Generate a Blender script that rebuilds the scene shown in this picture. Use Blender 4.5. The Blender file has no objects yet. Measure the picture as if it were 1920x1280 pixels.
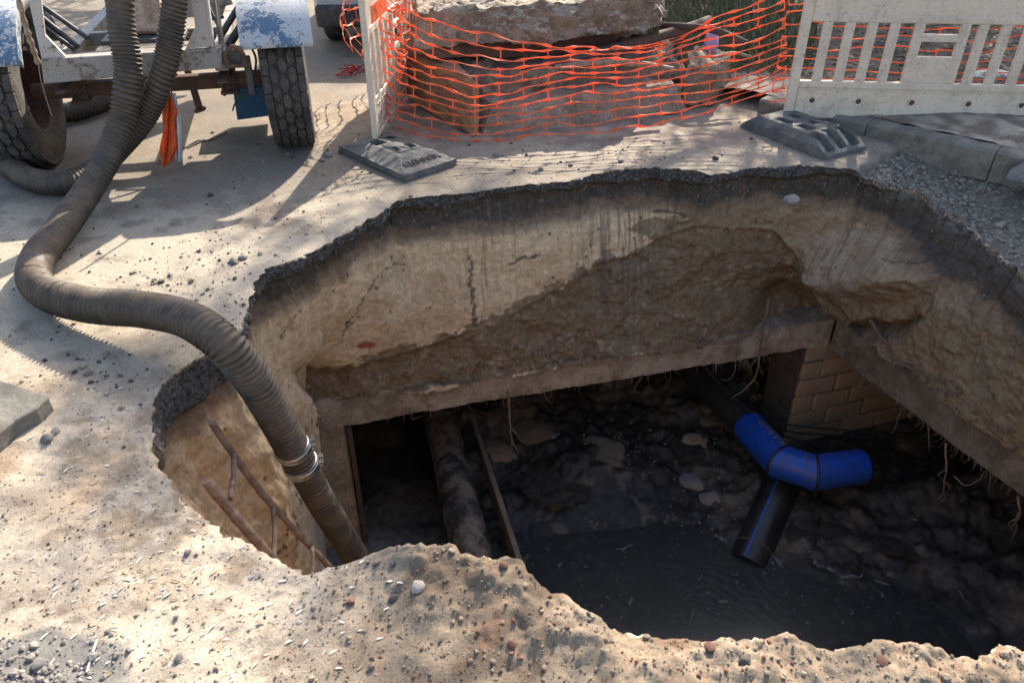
import bpy, bmesh, math, random
import numpy as np
from mathutils import Vector, Matrix, Euler

random.seed(7); RNG = np.random.default_rng(7)
SC = bpy.context.scene; COL = SC.collection
R_ = math.radians
# ------------------------------------------------------------------ camera, world, sun, exposure
CAMZ, PITCH, FPX = 2.0, R_(33.5), 1440.0
cam = bpy.data.cameras.new('camera'); cam.sensor_width = 36; cam.lens = 27.0; cam.clip_start = 0.05; cam.clip_end = 400
cam.dof.use_dof = True; cam.dof.focus_distance = 4.6; cam.dof.aperture_fstop = 5.0
camo = bpy.data.objects.new('camera', cam); COL.objects.link(camo)
camo.location = (0, 0, CAMZ); camo.rotation_euler = (R_(90) - PITCH, 0, 0); SC.camera = camo
SUN_EL, SUN_AZ = R_(36), R_(18)                       # azimuth from +Y towards +X
W = bpy.data.worlds.new('World'); SC.world = W; W.use_nodes = True
wn = W.node_tree; bg = wn.nodes['Background']; sky = wn.nodes.new('ShaderNodeTexSky')
sky.sky_type = 'NISHITA'; sky.sun_disc = False; sky.sun_elevation = SUN_EL; sky.sun_rotation = SUN_AZ; sky.dust_density = 2.5; sky.ozone_density = 0.6
wn.links.new(sky.outputs[0], bg.inputs[0]); bg.inputs[1].default_value = 0.15
sl = bpy.data.lights.new('sun', 'SUN'); sl.energy = 5.0; sl.angle = R_(0.53); sl.color = (1, 0.91, 0.78)
so = bpy.data.objects.new('sun', sl); COL.objects.link(so); so.location = (3, 10, 8)
SUND = Vector((math.sin(SUN_AZ) * math.cos(SUN_EL), math.cos(SUN_AZ) * math.cos(SUN_EL), math.sin(SUN_EL)))
so.rotation_euler = SUND.to_track_quat('Z', 'Y').to_euler()
vs = SC.view_settings; vs.view_transform = 'Standard'; vs.look = 'None'; vs.exposure = 1.38; vs.gamma = 1; vs.use_curve_mapping = False
SC.cycles.max_bounces = 8; SC.cycles.diffuse_bounces = 5

# ------------------------------------------------------------------ pixel (1920x1280) <-> place helpers
FW = np.array([0, math.cos(PITCH), -math.sin(PITCH)]); UPV = np.array([0, math.sin(PITCH), math.cos(PITCH)]); CP = np.array([0, 0, CAMZ])
def ray(px, py): return (px - 960) / FPX * np.array([1., 0, 0]) + (640 - py) / FPX * UPV + FW
def G(px, py, z=0.0):
    d = ray(px, py); return CP + d * ((z - CAMZ) / d[2])
def V(px, py, y):
    d = ray(px, py); return CP + d * (y / d[1])
def proj(P):
    P = np.asarray(P, float) - CP
    dep = P @ FW; return 960 + FPX * P[..., 0] / dep, 640 - FPX * (P @ UPV) / dep

# ------------------------------------------------------------------ noise
def _h(ix, iy, iz, s):
    n = (ix * 374761393 + iy * 668265263 + iz * 2147483647 + s * 974634521) & 0xffffffff
    n = ((n ^ (n >> 13)) * 1274126177) & 0xffffffff
    n = ((n ^ (n >> 16)) * 2246822519) & 0xffffffff
    return ((n ^ (n >> 15)) & 0xffff) / 32767.5 - 1.0
def vnoise(P, s=0):
    P = np.asarray(P, float); I = np.floor(P).astype(np.int64); F = P - I; F = F * F * F * (F * (F * 6 - 15) + 10)
    x, y, z = I[..., 0], I[..., 1], I[..., 2]; fx, fy, fz = F[..., 0], F[..., 1], F[..., 2]
    L = lambda a, b, t: a + (b - a) * t
    return L(L(L(_h(x, y, z, s), _h(x+1, y, z, s), fx), L(_h(x, y+1, z, s), _h(x+1, y+1, z, s), fx), fy),
             L(L(_h(x, y, z+1, s), _h(x+1, y, z+1, s), fx), L(_h(x, y+1, z+1, s), _h(x+1, y+1, z+1, s), fx), fy), fz)
ROT = np.array(Euler((0.61, 0.83, 0.47)).to_matrix())
def fbm(P, sc, oc=4, s=0, gain=0.5):
    P = (np.asarray(P, float) * sc) @ ROT; a = 1; t = 0; r = 0
    for k in range(oc):
        r = r + a * vnoise(P + k * 17.3, s + k); t += a; a *= gain; P = (P @ ROT) * 2.03
    return r / t
def sstep(a, b, x):
    t = np.clip((x - a) / (b - a), 0, 1); return t * t * (3 - 2 * t)
def inpoly(px, py, poly):
    r = np.zeros(np.shape(px), bool); n = len(poly)
    for i in range(n):
        x1, y1 = poly[i]; x2, y2 = poly[(i + 1) % n]
        c = ((y1 > py) != (y2 > py)) & (px < (x2 - x1) * (py - y1) / (y2 - y1 + 1e-12) + x1); r ^= c
    return r
def polydist(px, py, poly, closed=True):
    d = np.full(np.shape(px), 1e9); n = len(poly)
    for i in range(n if closed else n - 1):
        ax, ay = poly[i]; bx, by = poly[(i + 1) % n]; vx, vy = bx - ax, by - ay
        t = np.clip(((px - ax) * vx + (py - ay) * vy) / (vx * vx + vy * vy + 1e-12), 0, 1)
        d = np.minimum(d, np.hypot(px - ax - t * vx, py - ay - t * vy))
    return d

# ------------------------------------------------------------------ objects
def tag(o, label=None, cat=None, group=None, kind=None):
    if label: o['label'] = label
    if cat: o['category'] = cat
    if group: o['group'] = group
    if kind: o['kind'] = kind
    return o
def empty(name, loc=(0, 0, 0), rz=0, label=None, cat=None, group=None):
    o = bpy.data.objects.new(name, None); COL.objects.link(o); o.location = loc; o.rotation_euler = (0, 0, rz); o.empty_display_size = 0.1
    return tag(o, label, cat, group)
def link(name, me, m, parent=None):
    o = bpy.data.objects.new(name, me); COL.objects.link(o)
    if m and not me.materials: me.materials.append(m)
    if parent: o.parent = parent
    return o
def np_mesh(name, verts, faces, m, parent=None, smooth=True, cols=None):
    verts = np.asarray(verts, np.float32).reshape(-1, 3); faces = np.asarray(faces, np.int32); k = faces.shape[1]
    me = bpy.data.meshes.new(name); me.vertices.add(len(verts)); me.vertices.foreach_set('co', verts.ravel())
    me.loops.add(faces.size); me.loops.foreach_set('vertex_index', faces.ravel())
    me.polygons.add(len(faces)); me.polygons.foreach_set('loop_start', np.arange(0, faces.size, k, dtype=np.int32))
    me.update(calc_edges=True); me.validate()
    me.polygons.foreach_set('use_smooth', np.full(len(me.polygons), smooth))
    if cols is not None:
        a = me.color_attributes.new('Col', 'FLOAT_COLOR', 'POINT')
        c4 = np.ones((len(verts), 4), np.float32); c4[:, :3] = np.asarray(cols).reshape(-1, 3); a.data.foreach_set('color', c4.ravel())
    return link(name, me, m, parent)
def grid_faces(nr, nc, wrap=False):
    r = np.arange(nr - 1)[:, None]; c = np.arange(nc if wrap else nc - 1)[None, :]; c2 = (c + 1) % nc
    return np.stack([r * nc + c, r * nc + c2, (r + 1) * nc + c2, (r + 1) * nc + c], -1).reshape(-1, 4)
def catmull(pts, per=12):
    P = [Vector(p) for p in pts]; P = [P[0] * 2 - P[1]] + P + [P[-1] * 2 - P[-2]]; out = []
    for i in range(1, len(P) - 2):
        a, b, c, d = P[i-1], P[i], P[i+1], P[i+2]
        for k in range(per):
            t = k / per
            out.append(0.5 * ((2*b) + (c - a)*t + (2*a - 5*b + 4*c - d)*t*t + (3*b - a - 3*c + d)*t**3))
    out.append(P[-2].copy()); return out
def resample(pts, step):
    A = np.array([tuple(p) for p in pts]); L = np.r_[0, np.cumsum(np.linalg.norm(np.diff(A, axis=0), axis=1))]
    n = max(2, int(L[-1] / step) + 1); t = np.linspace(0, L[-1], n)
    return np.stack([np.interp(t, L, A[:, k]) for k in range(3)], -1), t
class MB:
    def __init__(s): s.v = []; s.f = []
    def add(s, vs, fs):
        b = len(s.v); s.v += [tuple(v) for v in vs]; s.f += [tuple(i + b for i in f) for f in fs]; return s
    def box(s, c, d, rot=None, taper=1.0):
        hx, hy, hz = d[0]/2, d[1]/2, d[2]/2; vs = []
        for z in (-1, 1):
            k = taper if z > 0 else 1
            for x, y in ((-1, -1), (1, -1), (1, 1), (-1, 1)): vs.append(Vector((x*hx*k, y*hy*k, z*hz)))
        if rot is not None:
            Rm = rot if isinstance(rot, Matrix) else Euler(rot).to_matrix(); vs = [Rm @ v for v in vs]
        return s.add([v + Vector(c) for v in vs], [(3,2,1,0), (4,5,6,7), (0,1,5,4), (1,2,6,5), (2,3,7,6), (3,0,4,7)])
    def prism(s, poly, d):                       # poly: 3d points (one plane), d: extrude vector
        n = len(poly); d = Vector(d); P = [Vector(p) for p in poly]
        return s.add(P + [p + d for p in P], [tuple(range(n))[::-1], tuple(range(n, 2*n))] + [(i, (i+1) % n, n + (i+1) % n, n + i) for i in range(n)])
    def tube(s, pts, r, n=8, cap=True, rfun=None):
        P = [Vector(p) for p in pts]; m = len(P); rr = r if hasattr(r, '__len__') else [r] * m
        T = [(P[min(i+1, m-1)] - P[max(i-1, 0)]).normalized() for i in range(m)]
        a = T[0].orthogonal().normalized(); vs = []
        for i in range(m):
            a = (a - T[i] * a.dot(T[i])).normalized(); b = T[i].cross(a)
            for k in range(n):
                t = 2*math.pi*k/n; q = rr[i] if rfun is None else rfun(i, t) * rr[i]
                vs.append(P[i] + (a*math.cos(t) + b*math.sin(t)) * q)
        fs = [(i*n + k, i*n + (k+1) % n, (i+1)*n + (k+1) % n, (i+1)*n + k) for i in range(m-1) for k in range(n)]
        if cap: fs += [tuple(range(n))[::-1], tuple((m-1)*n + k for k in range(n))]
        return s.add(vs, fs)
    def lathe(s, prof, M4, n=32, close=False):   # prof (r, h) about local z of M4
        vs = [M4 @ Vector((r*math.cos(2*math.pi*k/n), r*math.sin(2*math.pi*k/n), h)) for r, h in prof for k in range(n)]
        m = len(prof); rows = m if close else m - 1
        return s.add(vs, [(i*n + k, i*n + (k+1) % n, ((i+1) % m)*n + (k+1) % n, ((i+1) % m)*n + k) for i in range(rows) for k in range(n)])
    def build(s, name, m, parent=None, smooth=None, bevel=0, seg=2):
        me = bpy.data.meshes.new(name); me.from_pydata([tuple(v) for v in s.v], [], s.f); me.validate()
        bm = bmesh.new(); bm.from_mesh(me); bmesh.ops.recalc_face_normals(bm, faces=bm.faces); bm.to_mesh(me); bm.free()
        o = link(name, me, m, parent)
        if smooth is not None:
            me.polygons.foreach_set('use_smooth', [True] * len(me.polygons)); me.set_sharp_from_angle(angle=R_(smooth))
        if bevel:
            b = o.modifiers.new('bevel', 'BEVEL'); b.width = bevel; b.segments = seg; b.limit_method = 'ANGLE'; b.angle_limit = R_(40)
        return o
def frame(o, z, x=None):                        # matrix with local z along z
    q = Vector(z).to_track_quat('Z', 'Y').to_matrix().to_4x4(); q.translation = Vector(o); return q

# ------------------------------------------------------------------ materials
class NT:
    def __init__(s, name):
        s.m = bpy.data.materials.new(name); s.m.use_nodes = True; s.t = s.m.node_tree; s.b = s.t.nodes['Principled BSDF']
        s.co = s.t.nodes.new('ShaderNodeTexCoord').outputs['Object']
    def n(s, typ, **kw):
        x = s.t.nodes.new(typ)
        for k, v in kw.items(): setattr(x, k, v)
        return x
    def set(s, sock, v):
        if hasattr(v, 'default_value') or isinstance(v, bpy.types.NodeSocket): s.t.links.new(v, sock)
        else: sock.default_value = (*v, 1) if (isinstance(v, tuple) and len(v) == 3 and sock.type == 'RGBA') else v
    def noise(s, sc, det=4, rough=0.6, stretch=None, dist=0.0):
        x = s.n('ShaderNodeTexNoise'); x.inputs['Scale'].default_value = sc; x.inputs['Detail'].default_value = det; x.inputs['Roughness'].default_value = rough; x.inputs['Distortion'].default_value = dist
        co = s.co
        if stretch:
            mp = s.n('ShaderNodeMapping'); mp.inputs['Scale'].default_value = stretch; s.t.links.new(co, mp.inputs['Vector']); co = mp.outputs[0]
        s.t.links.new(co, x.inputs['Vector']); return x.outputs['Fac']
    def voro(s, sc, feat='F1', out='Distance'):
        x = s.n('ShaderNodeTexVoronoi', feature=feat); x.inputs['Scale'].default_value = sc; s.t.links.new(s.co, x.inputs['Vector']); return x.outputs[out]
    def ramp(s, fac, a, b, lo=0.0, hi=1.0):
        x = s.n('ShaderNodeMapRange', interpolation_type='SMOOTHSTEP'); s.t.links.new(fac, x.inputs[0])
        for i, v in ((1, a), (2, b), (3, lo), (4, hi)): x.inputs[i].default_value = v
        return x.outputs[0]
    def mix(s, f, a, b, mode='MIX'):
        x = s.n('ShaderNodeMix', data_type='RGBA', blend_type=mode); s.set(x.inputs[0], f); s.set(x.inputs[6], a); s.set(x.inputs[7], b); return x.outputs[2]
    def math(s, op, a, b):
        x = s.n('ShaderNodeMath', operation=op); s.set(x.inputs[0], a); s.set(x.inputs[1], b); return x.outputs[0]
    def attr(s): return s.n('ShaderNodeAttribute', attribute_name='Col').outputs['Color']
    def grey(s, f):
        x = s.n('ShaderNodeCombineColor'); 
        for i in range(3): s.t.links.new(f, x.inputs[i])
        return x.outputs[0]
    def fin(s, col, rough=0.85, bumps=(), spec=None, metal=0.0):
        s.set(s.b.inputs['Base Color'], col); s.set(s.b.inputs['Roughness'], rough); s.b.inputs['Metallic'].default_value = metal
        if spec is not None: s.b.inputs['Specular IOR Level'].default_value = spec
        prev = None
        for h, st, dist in bumps:
            x = s.n('ShaderNodeBump'); x.inputs['Strength'].default_value = st; x.inputs['Distance'].default_value = dist
            s.t.links.new(h, x.inputs['Height'])
            if prev is not None: s.t.links.new(prev, x.inputs['Normal'])
            prev = x.outputs[0]
        if prev is not None: s.t.links.new(prev, s.b.inputs['Normal'])
        return s.m
def simple(name, c1, c2, sc=8, rough=0.8, bump=0.3, dist=0.004, metal=0.0, lo=0.35, hi=0.65, spec=None, fine=60, stretch=None, r2=None):
    t = NT(name); f = t.noise(sc, 6, 0.65, stretch); g = t.noise(fine, 4, 0.7)
    c = t.mix(t.ramp(f, lo, hi), c1, c2); c = t.mix(1.0, c, t.grey(t.ramp(g, 0.25, 0.75, 0.72, 1.25)), 'MULTIPLY')
    rr = rough if r2 is None else t.ramp(f, lo, hi, rough, r2)
    return t.fin(c, rr, [(g, bump, dist), (f, bump, dist * 3)], spec, metal)
def ground_mat():
    t = NT('dusty_ground'); a = t.attr()
    g1 = t.noise(35, 6, 0.7); g2 = t.noise(140, 4, 0.7); v = t.voro(170)
    c = t.mix(1.0, a, t.grey(t.ramp(g1, 0.3, 0.7, 0.86, 1.1)), 'MULTIPLY')
    c = t.mix(1.0, c, t.grey(t.ramp(g2, 0.3, 0.7, 0.82, 1.13)), 'MULTIPLY')
    sp = t.noise(75, 3, 0.5); c = t.mix(t.ramp(sp, 0.63, 0.70, 0, 0.75), c, (0.07, 0.055, 0.045))
    return t.fin(c, 0.92, [(g2, 0.5, 0.003), (g1, 0.35, 0.008), (sp, 0.25, 0.004)], 0.2)
def soil_mat():
    t = NT('pit_soil'); a = t.attr()
    g0 = t.noise(6, 6, 0.65); g1 = t.noise(26, 6, 0.7); g2 = t.noise(120, 4, 0.75); st = t.noise(9, 5, 0.65, (1.0, 1.0, 6.0)); vert = t.noise(10, 4, 0.6, (5.0, 5.0, 0.35))
    c = t.mix(1.0, a, t.grey(t.ramp(g1, 0.3, 0.7, 0.78, 1.2)), 'MULTIPLY')
    c = t.mix(1.0, c, t.grey(t.ramp(g2, 0.3, 0.7, 0.8, 1.15)), 'MULTIPLY')
    c = t.mix(1.0, c, t.grey(t.ramp(st, 0.35, 0.65, 0.90, 1.06)), 'MULTIPLY')
    c = t.mix(t.ramp(vert, 0.62, 0.75, 0, 0.25), c, (0.10, 0.075, 0.055))
    c = t.mix(t.ramp(t.noise(16, 3, 0.6), 0.66, 0.72, 0, 0.6), c, (0.33, 0.20, 0.09))
    return t.fin(c, 0.93, [(g2, 0.4, 0.003), (g1, 0.35, 0.010), (st, 0.12, 0.01), (g0, 0.3, 0.03)], 0.15)
def aggregate_mat():
    t = NT('broken_asphalt'); a = t.attr(); v = t.n('ShaderNodeTexVoronoi'); v.inputs['Scale'].default_value = 75; t.t.links.new(t.co, v.inputs['Vector'])
    hs = t.n('ShaderNodeSeparateColor'); t.t.links.new(v.outputs['Color'], hs.inputs[0])
    c = t.mix(1.0, a, t.grey(t.ramp(hs.outputs[0], 0.0, 1.0, 0.45, 2.0)), 'MULTIPLY'); g = t.noise(90, 4, 0.7)
    c = t.mix(t.ramp(t.noise(22, 4), 0.58, 0.7, 0, 0.5), c, (0.22, 0.19, 0.15))
    return t.fin(c, 0.75, [(v.outputs['Distance'], 0.8, 0.01), (g, 0.5, 0.006)], 0.4)
def peeling(name, base, under, rust, thr=0.5, sc=26):
    t = NT(name); f = t.noise(sc, 8, 0.72, dist=0.6); big = t.noise(4, 4); g = t.noise(120, 3)
    m = t.ramp(t.math('ADD', f, t.math('MULTIPLY', t.math('SUBTRACT', big, 0.5), 1.1)), thr, thr + 0.03)
    c = t.mix(m, base, under); c = t.mix(t.ramp(t.noise(13, 6, 0.7), 0.58, 0.68, 0, 0.85), c, rust)
    c = t.mix(1.0, c, t.grey(t.ramp(g, 0.3, 0.7, 0.8, 1.15)), 'MULTIPLY')
    return t.fin(c, 0.6, [(m, 0.35, 0.002), (g, 0.15, 0.002)])
def hose_mat():
    t = NT('dusty_black_hose'); geo = t.n('ShaderNodeNewGeometry'); sx = t.n('ShaderNodeSeparateXYZ'); t.t.links.new(geo.outputs['Normal'], sx.inputs[0])
    f = t.noise(9, 6, 0.7); g = t.noise(60, 5, 0.75); st = t.noise(30, 4, 0.7)
    dust = t.math('MULTIPLY', t.ramp(sx.outputs[2], -0.7, 0.9, 0.25, 1.0), t.ramp(f, 0.3, 0.68, 0.15, 0.95))
    c = t.mix(dust, (0.020, 0.0175, 0.0155), (0.135, 0.096, 0.062)); c = t.mix(t.ramp(g, 0.6, 0.72, 0, 0.6), c, (0.24, 0.195, 0.145)); c = t.mix(t.ramp(st, 0.56, 0.66, 0, 0.7), c, (0.035, 0.03, 0.027))
    return t.fin(c, t.ramp(f, 0.3, 0.7, 0.5, 0.85), [(g, 0.3, 0.002)], 0.4)
def plastic_white():
    t = NT('dirty_white_plastic'); f = t.noise(5, 6, 0.7); g = t.noise(38, 6, 0.75); v = t.noise(22, 4, 0.6, (1, 1, 0.2))
    c = t.mix(t.ramp(f, 0.42, 0.75, 0, 0.6), (0.68, 0.575, 0.45), (0.44, 0.34, 0.25)); c = t.mix(t.ramp(g, 0.53, 0.68, 0, 0.7), c, (0.25, 0.185, 0.13)); c = t.mix(t.ramp(v, 0.55, 0.72, 0, 0.35), c, (0.36, 0.30, 0.24))
    return t.fin(c, 0.5, [(g, 0.15, 0.002)])
def water_mat():
    t = NT('muddy_water'); a = t.n('ShaderNodeTexWave', wave_type='RINGS', rings_direction='SPHERICAL'); mp = t.n('ShaderNodeMapping')
    c0 = G(1295, 1165, -2.88); mp.inputs['Location'].default_value = (-c0[0]*4 - 1.6, -c0[1]*6.5 - 1.6, 2.88*6); mp.inputs['Scale'].default_value = (4, 6.5, 6); t.t.links.new(t.co, mp.inputs[0]); nv_ = t.n('ShaderNodeTexNoise'); nv_.inputs['Scale'].default_value = 1.6; nv_.inputs['Detail'].default_value = 3; t.t.links.new(t.co, nv_.inputs['Vector']); ad_ = t.n('ShaderNodeVectorMath', operation='MULTIPLY_ADD'); t.t.links.new(nv_.outputs['Color'], ad_.inputs[0]); ad_.inputs[1].default_value = (3.2, 3.2, 0); t.t.links.new(mp.outputs[0], ad_.inputs[2]); t.t.links.new(ad_.outputs[0], a.inputs[0])
    a.inputs['Scale'].default_value = 0.9; a.inputs['Distortion'].default_value = 5.0; a.inputs['Detail'].default_value = 3; a.inputs['Detail Scale'].default_value = 0.35
    n2 = t.noise(5, 5, 0.6, dist=2.5); sc = t.noise(40, 4, 0.7, dist=1.0)
    c = t.mix(t.ramp(n2, 0.45, 0.7, 0, 0.8), (0.030, 0.036, 0.036), (0.052, 0.056, 0.050)); c = t.mix(t.ramp(sc, 0.73, 0.76, 0, 0.5), c, (0.16, 0.17, 0.17))
    rad = t.n('ShaderNodeVectorMath', operation='LENGTH'); t.t.links.new(mp.outputs[0], rad.inputs[0]); fade = t.ramp(rad.outputs['Value'], 0.2, 3.4, 1.0, 0.0)
    ringh = t.math('MULTIPLY', a.outputs['Fac'], fade)
    c = t.mix(t.math('MULTIPLY', t.ramp(a.outputs['Fac'], 0.55, 0.95), t.math('MULTIPLY', fade, 0.28)), c, (0.085, 0.10, 0.10))
    return t.fin(c, 0.2, [(ringh, 0.05, 0.004)], 0.5)
def mud_mat():
    t = NT('wet_pit_mud'); a = t.attr(); g1 = t.noise(18, 6, 0.7); g2 = t.noise(70, 4, 0.7)
    c = t.mix(1.0, a, t.grey(t.ramp(g1, 0.3, 0.7, 0.6, 1.4)), 'MULTIPLY'); c = t.mix(1.0, c, t.grey(t.ramp(g2, 0.3, 0.7, 0.7, 1.25)), 'MULTIPLY')
    return t.fin(c, t.ramp(g1, 0.35, 0.65, 0.3, 0.75), [(g2, 0.4, 0.006), (g1, 0.6, 0.02)], 0.5)
M = dict(mudzone=mud_mat(),
    ground=ground_mat(), soil=soil_mat(), agg=aggregate_mat(), hose=hose_mat(), white=plastic_white(), water=water_mat(),
    rubber=simple('grey_recycled_rubber', (0.07, 0.07, 0.07), (0.145, 0.13, 0.11), 9, 0.8, 0.5, 0.003, fine=170),
    concrete=simple('grimy_concrete', (0.38, 0.295, 0.215), (0.195, 0.14, 0.092), 5, 0.9, 0.5, 0.006, fine=45),
    concrete2=simple('earth_stained_concrete', (0.22, 0.17, 0.12), (0.125, 0.092, 0.063), 5, 0.92, 0.5, 0.006, fine=45),
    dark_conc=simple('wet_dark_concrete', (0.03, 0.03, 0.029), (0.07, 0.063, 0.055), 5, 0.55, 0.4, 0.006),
    kerb=simple('weathered_kerb_concrete', (0.19, 0.172, 0.14), (0.115, 0.102, 0.08), 8, 0.9, 0.5, 0.005, fine=110),
    mud=simple('dark_wet_mud', (0.016, 0.014, 0.012), (0.06, 0.048, 0.037), 4, 0.42, 0.7, 0.02, fine=30, r2=0.8),
    clay=simple('pale_clay', (0.17, 0.14, 0.10), (0.10, 0.08, 0.058), 12, 0.9, 0.6, 0.006),
    stone=simple('grey_stone', (0.26, 0.235, 0.21), (0.13, 0.11, 0.095), 16, 0.88, 0.5, 0.003),
    stone2=simple('reddish_brick_stone', (0.20, 0.085, 0.05), (0.11, 0.06, 0.045), 20, 0.9, 0.5, 0.003),
    stone3=simple('black_asphalt_crumb', (0.045, 0.04, 0.037), (0.10, 0.085, 0.07), 20, 0.85, 0.5, 0.003),
    stone4=simple('pale_pebble', (0.46, 0.42, 0.37), (0.33, 0.27, 0.22), 20, 0.8, 0.4, 0.003),
    slab=simple('dusty_pink_slab', (0.36, 0.275, 0.215), (0.20, 0.145, 0.108), 5, 0.95, 0.8, 0.012, fine=45),
    stone5=simple('tan_stone', (0.24, 0.185, 0.135), (0.13, 0.095, 0.07), 16, 0.9, 0.5, 0.003),
    jamb=simple('clay_smeared_concrete', (0.40, 0.31, 0.215), (0.22, 0.165, 0.115), 6, 0.92, 0.7, 0.01, fine=40),
    matblack=simple('muddy_black_pipe', (0.007, 0.007, 0.007), (0.016, 0.014, 0.012), 9, 0.85, 0.3, 0.003),
    moundsoil=simple('loose_tan_soil', (0.27, 0.215, 0.158), (0.16, 0.12, 0.088), 12, 0.95, 0.5, 0.004),
    gravst=simple('dusty_gravel_stone', (0.27, 0.235, 0.19), (0.12, 0.10, 0.08), 30, 0.9, 0.5, 0.003),
    rock_brown=simple('earthy_pavement_lump', (0.30, 0.215, 0.15), (0.16, 0.11, 0.075), 7, 0.95, 0.9, 0.02, fine=40),
    rock_sand=simple('sandy_spoil', (0.38, 0.315, 0.24), (0.25, 0.19, 0.135), 9, 0.95, 0.8, 0.015, fine=60),
    wood=simple('ochre_timber', (0.34, 0.21, 0.105), (0.16, 0.09, 0.05), 7, 0.85, 0.5, 0.006, stretch=(1, 1, 5)),
    pole=simple('weathered_pole', (0.30, 0.22, 0.15), (0.16, 0.11, 0.08), 14, 0.85, 0.4, 0.003),
    rust=simple('rusty_steel', (0.115, 0.058, 0.034), (0.055, 0.037, 0.03), 14, 0.85, 0.5, 0.004),
    rustsand=simple('sand_caked_rust', (0.24, 0.165, 0.115), (0.14, 0.085, 0.06), 18, 0.9, 0.7, 0.006),
    rustplate=simple('rusty_sheet', (0.13, 0.055, 0.033), (0.07, 0.038, 0.028), 6, 0.75, 0.4, 0.004),
    grey_metal=peeling('worn_grey_paint', (0.27, 0.245, 0.22), (0.15, 0.12, 0.095), (0.10, 0.055, 0.035), 0.54),
    white_metal=peeling('worn_white_paint', (0.42, 0.39, 0.36), (0.25, 0.20, 0.16), (0.14, 0.075, 0.045), 0.6),
    bluewhite=peeling('peeling_blue_over_white', (0.37, 0.375, 0.375), (0.075, 0.13, 0.20), (0.17, 0.13, 0.10), 0.54, 26),
    bluebox=peeling('scuffed_blue_steel', (0.018, 0.085, 0.16), (0.04, 0.11, 0.17), (0.11, 0.055, 0.04), 0.62),
    cream=simple('stained_cream_metal', (0.46, 0.37, 0.28), (0.24, 0.16, 0.11), 9, 0.7, 0.3, 0.003),
    tyre=simple('dusty_tyre_rubber', (0.030, 0.027, 0.025), (0.085, 0.068, 0.054), 10, 0.88, 0.35, 0.003),
    dark=simple('black_steel', (0.03, 0.03, 0.032), (0.075, 0.068, 0.06), 14, 0.6, 0.3, 0.002),
    chrome=simple('clamp_steel', (0.62, 0.62, 0.63), (0.42, 0.41, 0.40), 25, 0.38, 0.1, 0.001, metal=1.0),
    net=simple('orange_net_plastic', (0.88, 0.25, 0.10), (0.84, 0.20, 0.085), 6, 0.45, 0.05, 0.001),
    rag=simple('orange_cloth', (0.85, 0.16, 0.035), (0.62, 0.10, 0.025), 12, 0.9, 0.3, 0.003, fine=200),
    ragw=simple('grey_cloth', (0.50, 0.49, 0.47), (0.36, 0.34, 0.32), 12, 0.9, 0.3, 0.003, fine=200),
    bluepipe=simple('blue_pe_plastic', (0.005, 0.062, 0.40), (0.020, 0.058, 0.25), 11, 0.36, 0.1, 0.002),
    blackpipe=simple('black_pe_plastic', (0.012, 0.013, 0.016), (0.028, 0.028, 0.028), 7, 0.35, 0.15, 0.002),
    stripe=simple('blue_stripe_plastic', (0.01, 0.10, 0.55), (0.01, 0.08, 0.42), 7, 0.4, 0.1, 0.002),
    lag=simple('tarred_pipe_lagging', (0.035, 0.03, 0.027), (0.20, 0.155, 0.115), 5, 0.6, 0.7, 0.012, lo=0.42, hi=0.6, fine=40),
    brick=simple('stained_ochre_block', (0.36, 0.225, 0.13), (0.24, 0.185, 0.13), 4, 0.92, 0.6, 0.006),
    mortar=simple('dark_mortar', (0.10, 0.08, 0.06), (0.06, 0.048, 0.037), 9, 0.95, 0.5, 0.005),
    foam=simple('grey_scum', (0.13, 0.15, 0.16), (0.05, 0.055, 0.055), 45, 0.6, 0.3, 0.003, fine=90),
    root=simple('pale_root', (0.20, 0.14, 0.095), (0.12, 0.08, 0.055), 25, 0.9, 0.3, 0.002),
    scale=simple('white_bud_scale', (0.66, 0.61, 0.54), (0.50, 0.44, 0.37), 40, 0.6, 0.1, 0.001),
    scale2=simple('tan_bud_scale', (0.42, 0.28, 0.15), (0.30, 0.20, 0.11), 40, 0.7, 0.1, 0.001),
    filt=simple('cork_filter', (0.72, 0.30, 0.06), (0.60, 0.24, 0.05), 60, 0.8, 0.1, 0.001),
    paper=simple('stained_paper', (0.62, 0.56, 0.48), (0.46, 0.40, 0.33), 40, 0.9, 0.2, 0.001),
    purple=simple('lilac_plastic_bag', (0.52, 0.40, 0.64), (0.34, 0.22, 0.46), 14, 0.4, 0.3, 0.01),
    leaf=simple('green_leaf', (0.055, 0.095, 0.022), (0.085, 0.115, 0.03), 4, 0.6, 0.1, 0.001),
    grass=simple('dry_green_grass', (0.10, 0.11, 0.035), (0.17, 0.135, 0.07), 3, 0.8, 0.1, 0.001),
    litter=simple('brown_leaf_litter', (0.08, 0.058, 0.04), (0.18, 0.14, 0.10), 5, 0.8, 0.1, 0.001),
    bark=simple('grey_bark', (0.09, 0.072, 0.055), (0.14, 0.115, 0.09), 12, 0.9, 0.6, 0.01),
    carpaint=simple('silver_car_paint', (0.42, 0.43, 0.44), (0.40, 0.41, 0.42), 3, 0.3, 0.0, 0.001),
    glass=simple('dark_car_glass', (0.02, 0.024, 0.028), (0.03, 0.034, 0.038), 3, 0.08, 0.0, 0.001),
    redlens=simple('red_lens', (0.42, 0.03, 0.02), (0.36, 0.025, 0.02), 3, 0.2, 0.0, 0.001),
)

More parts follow.
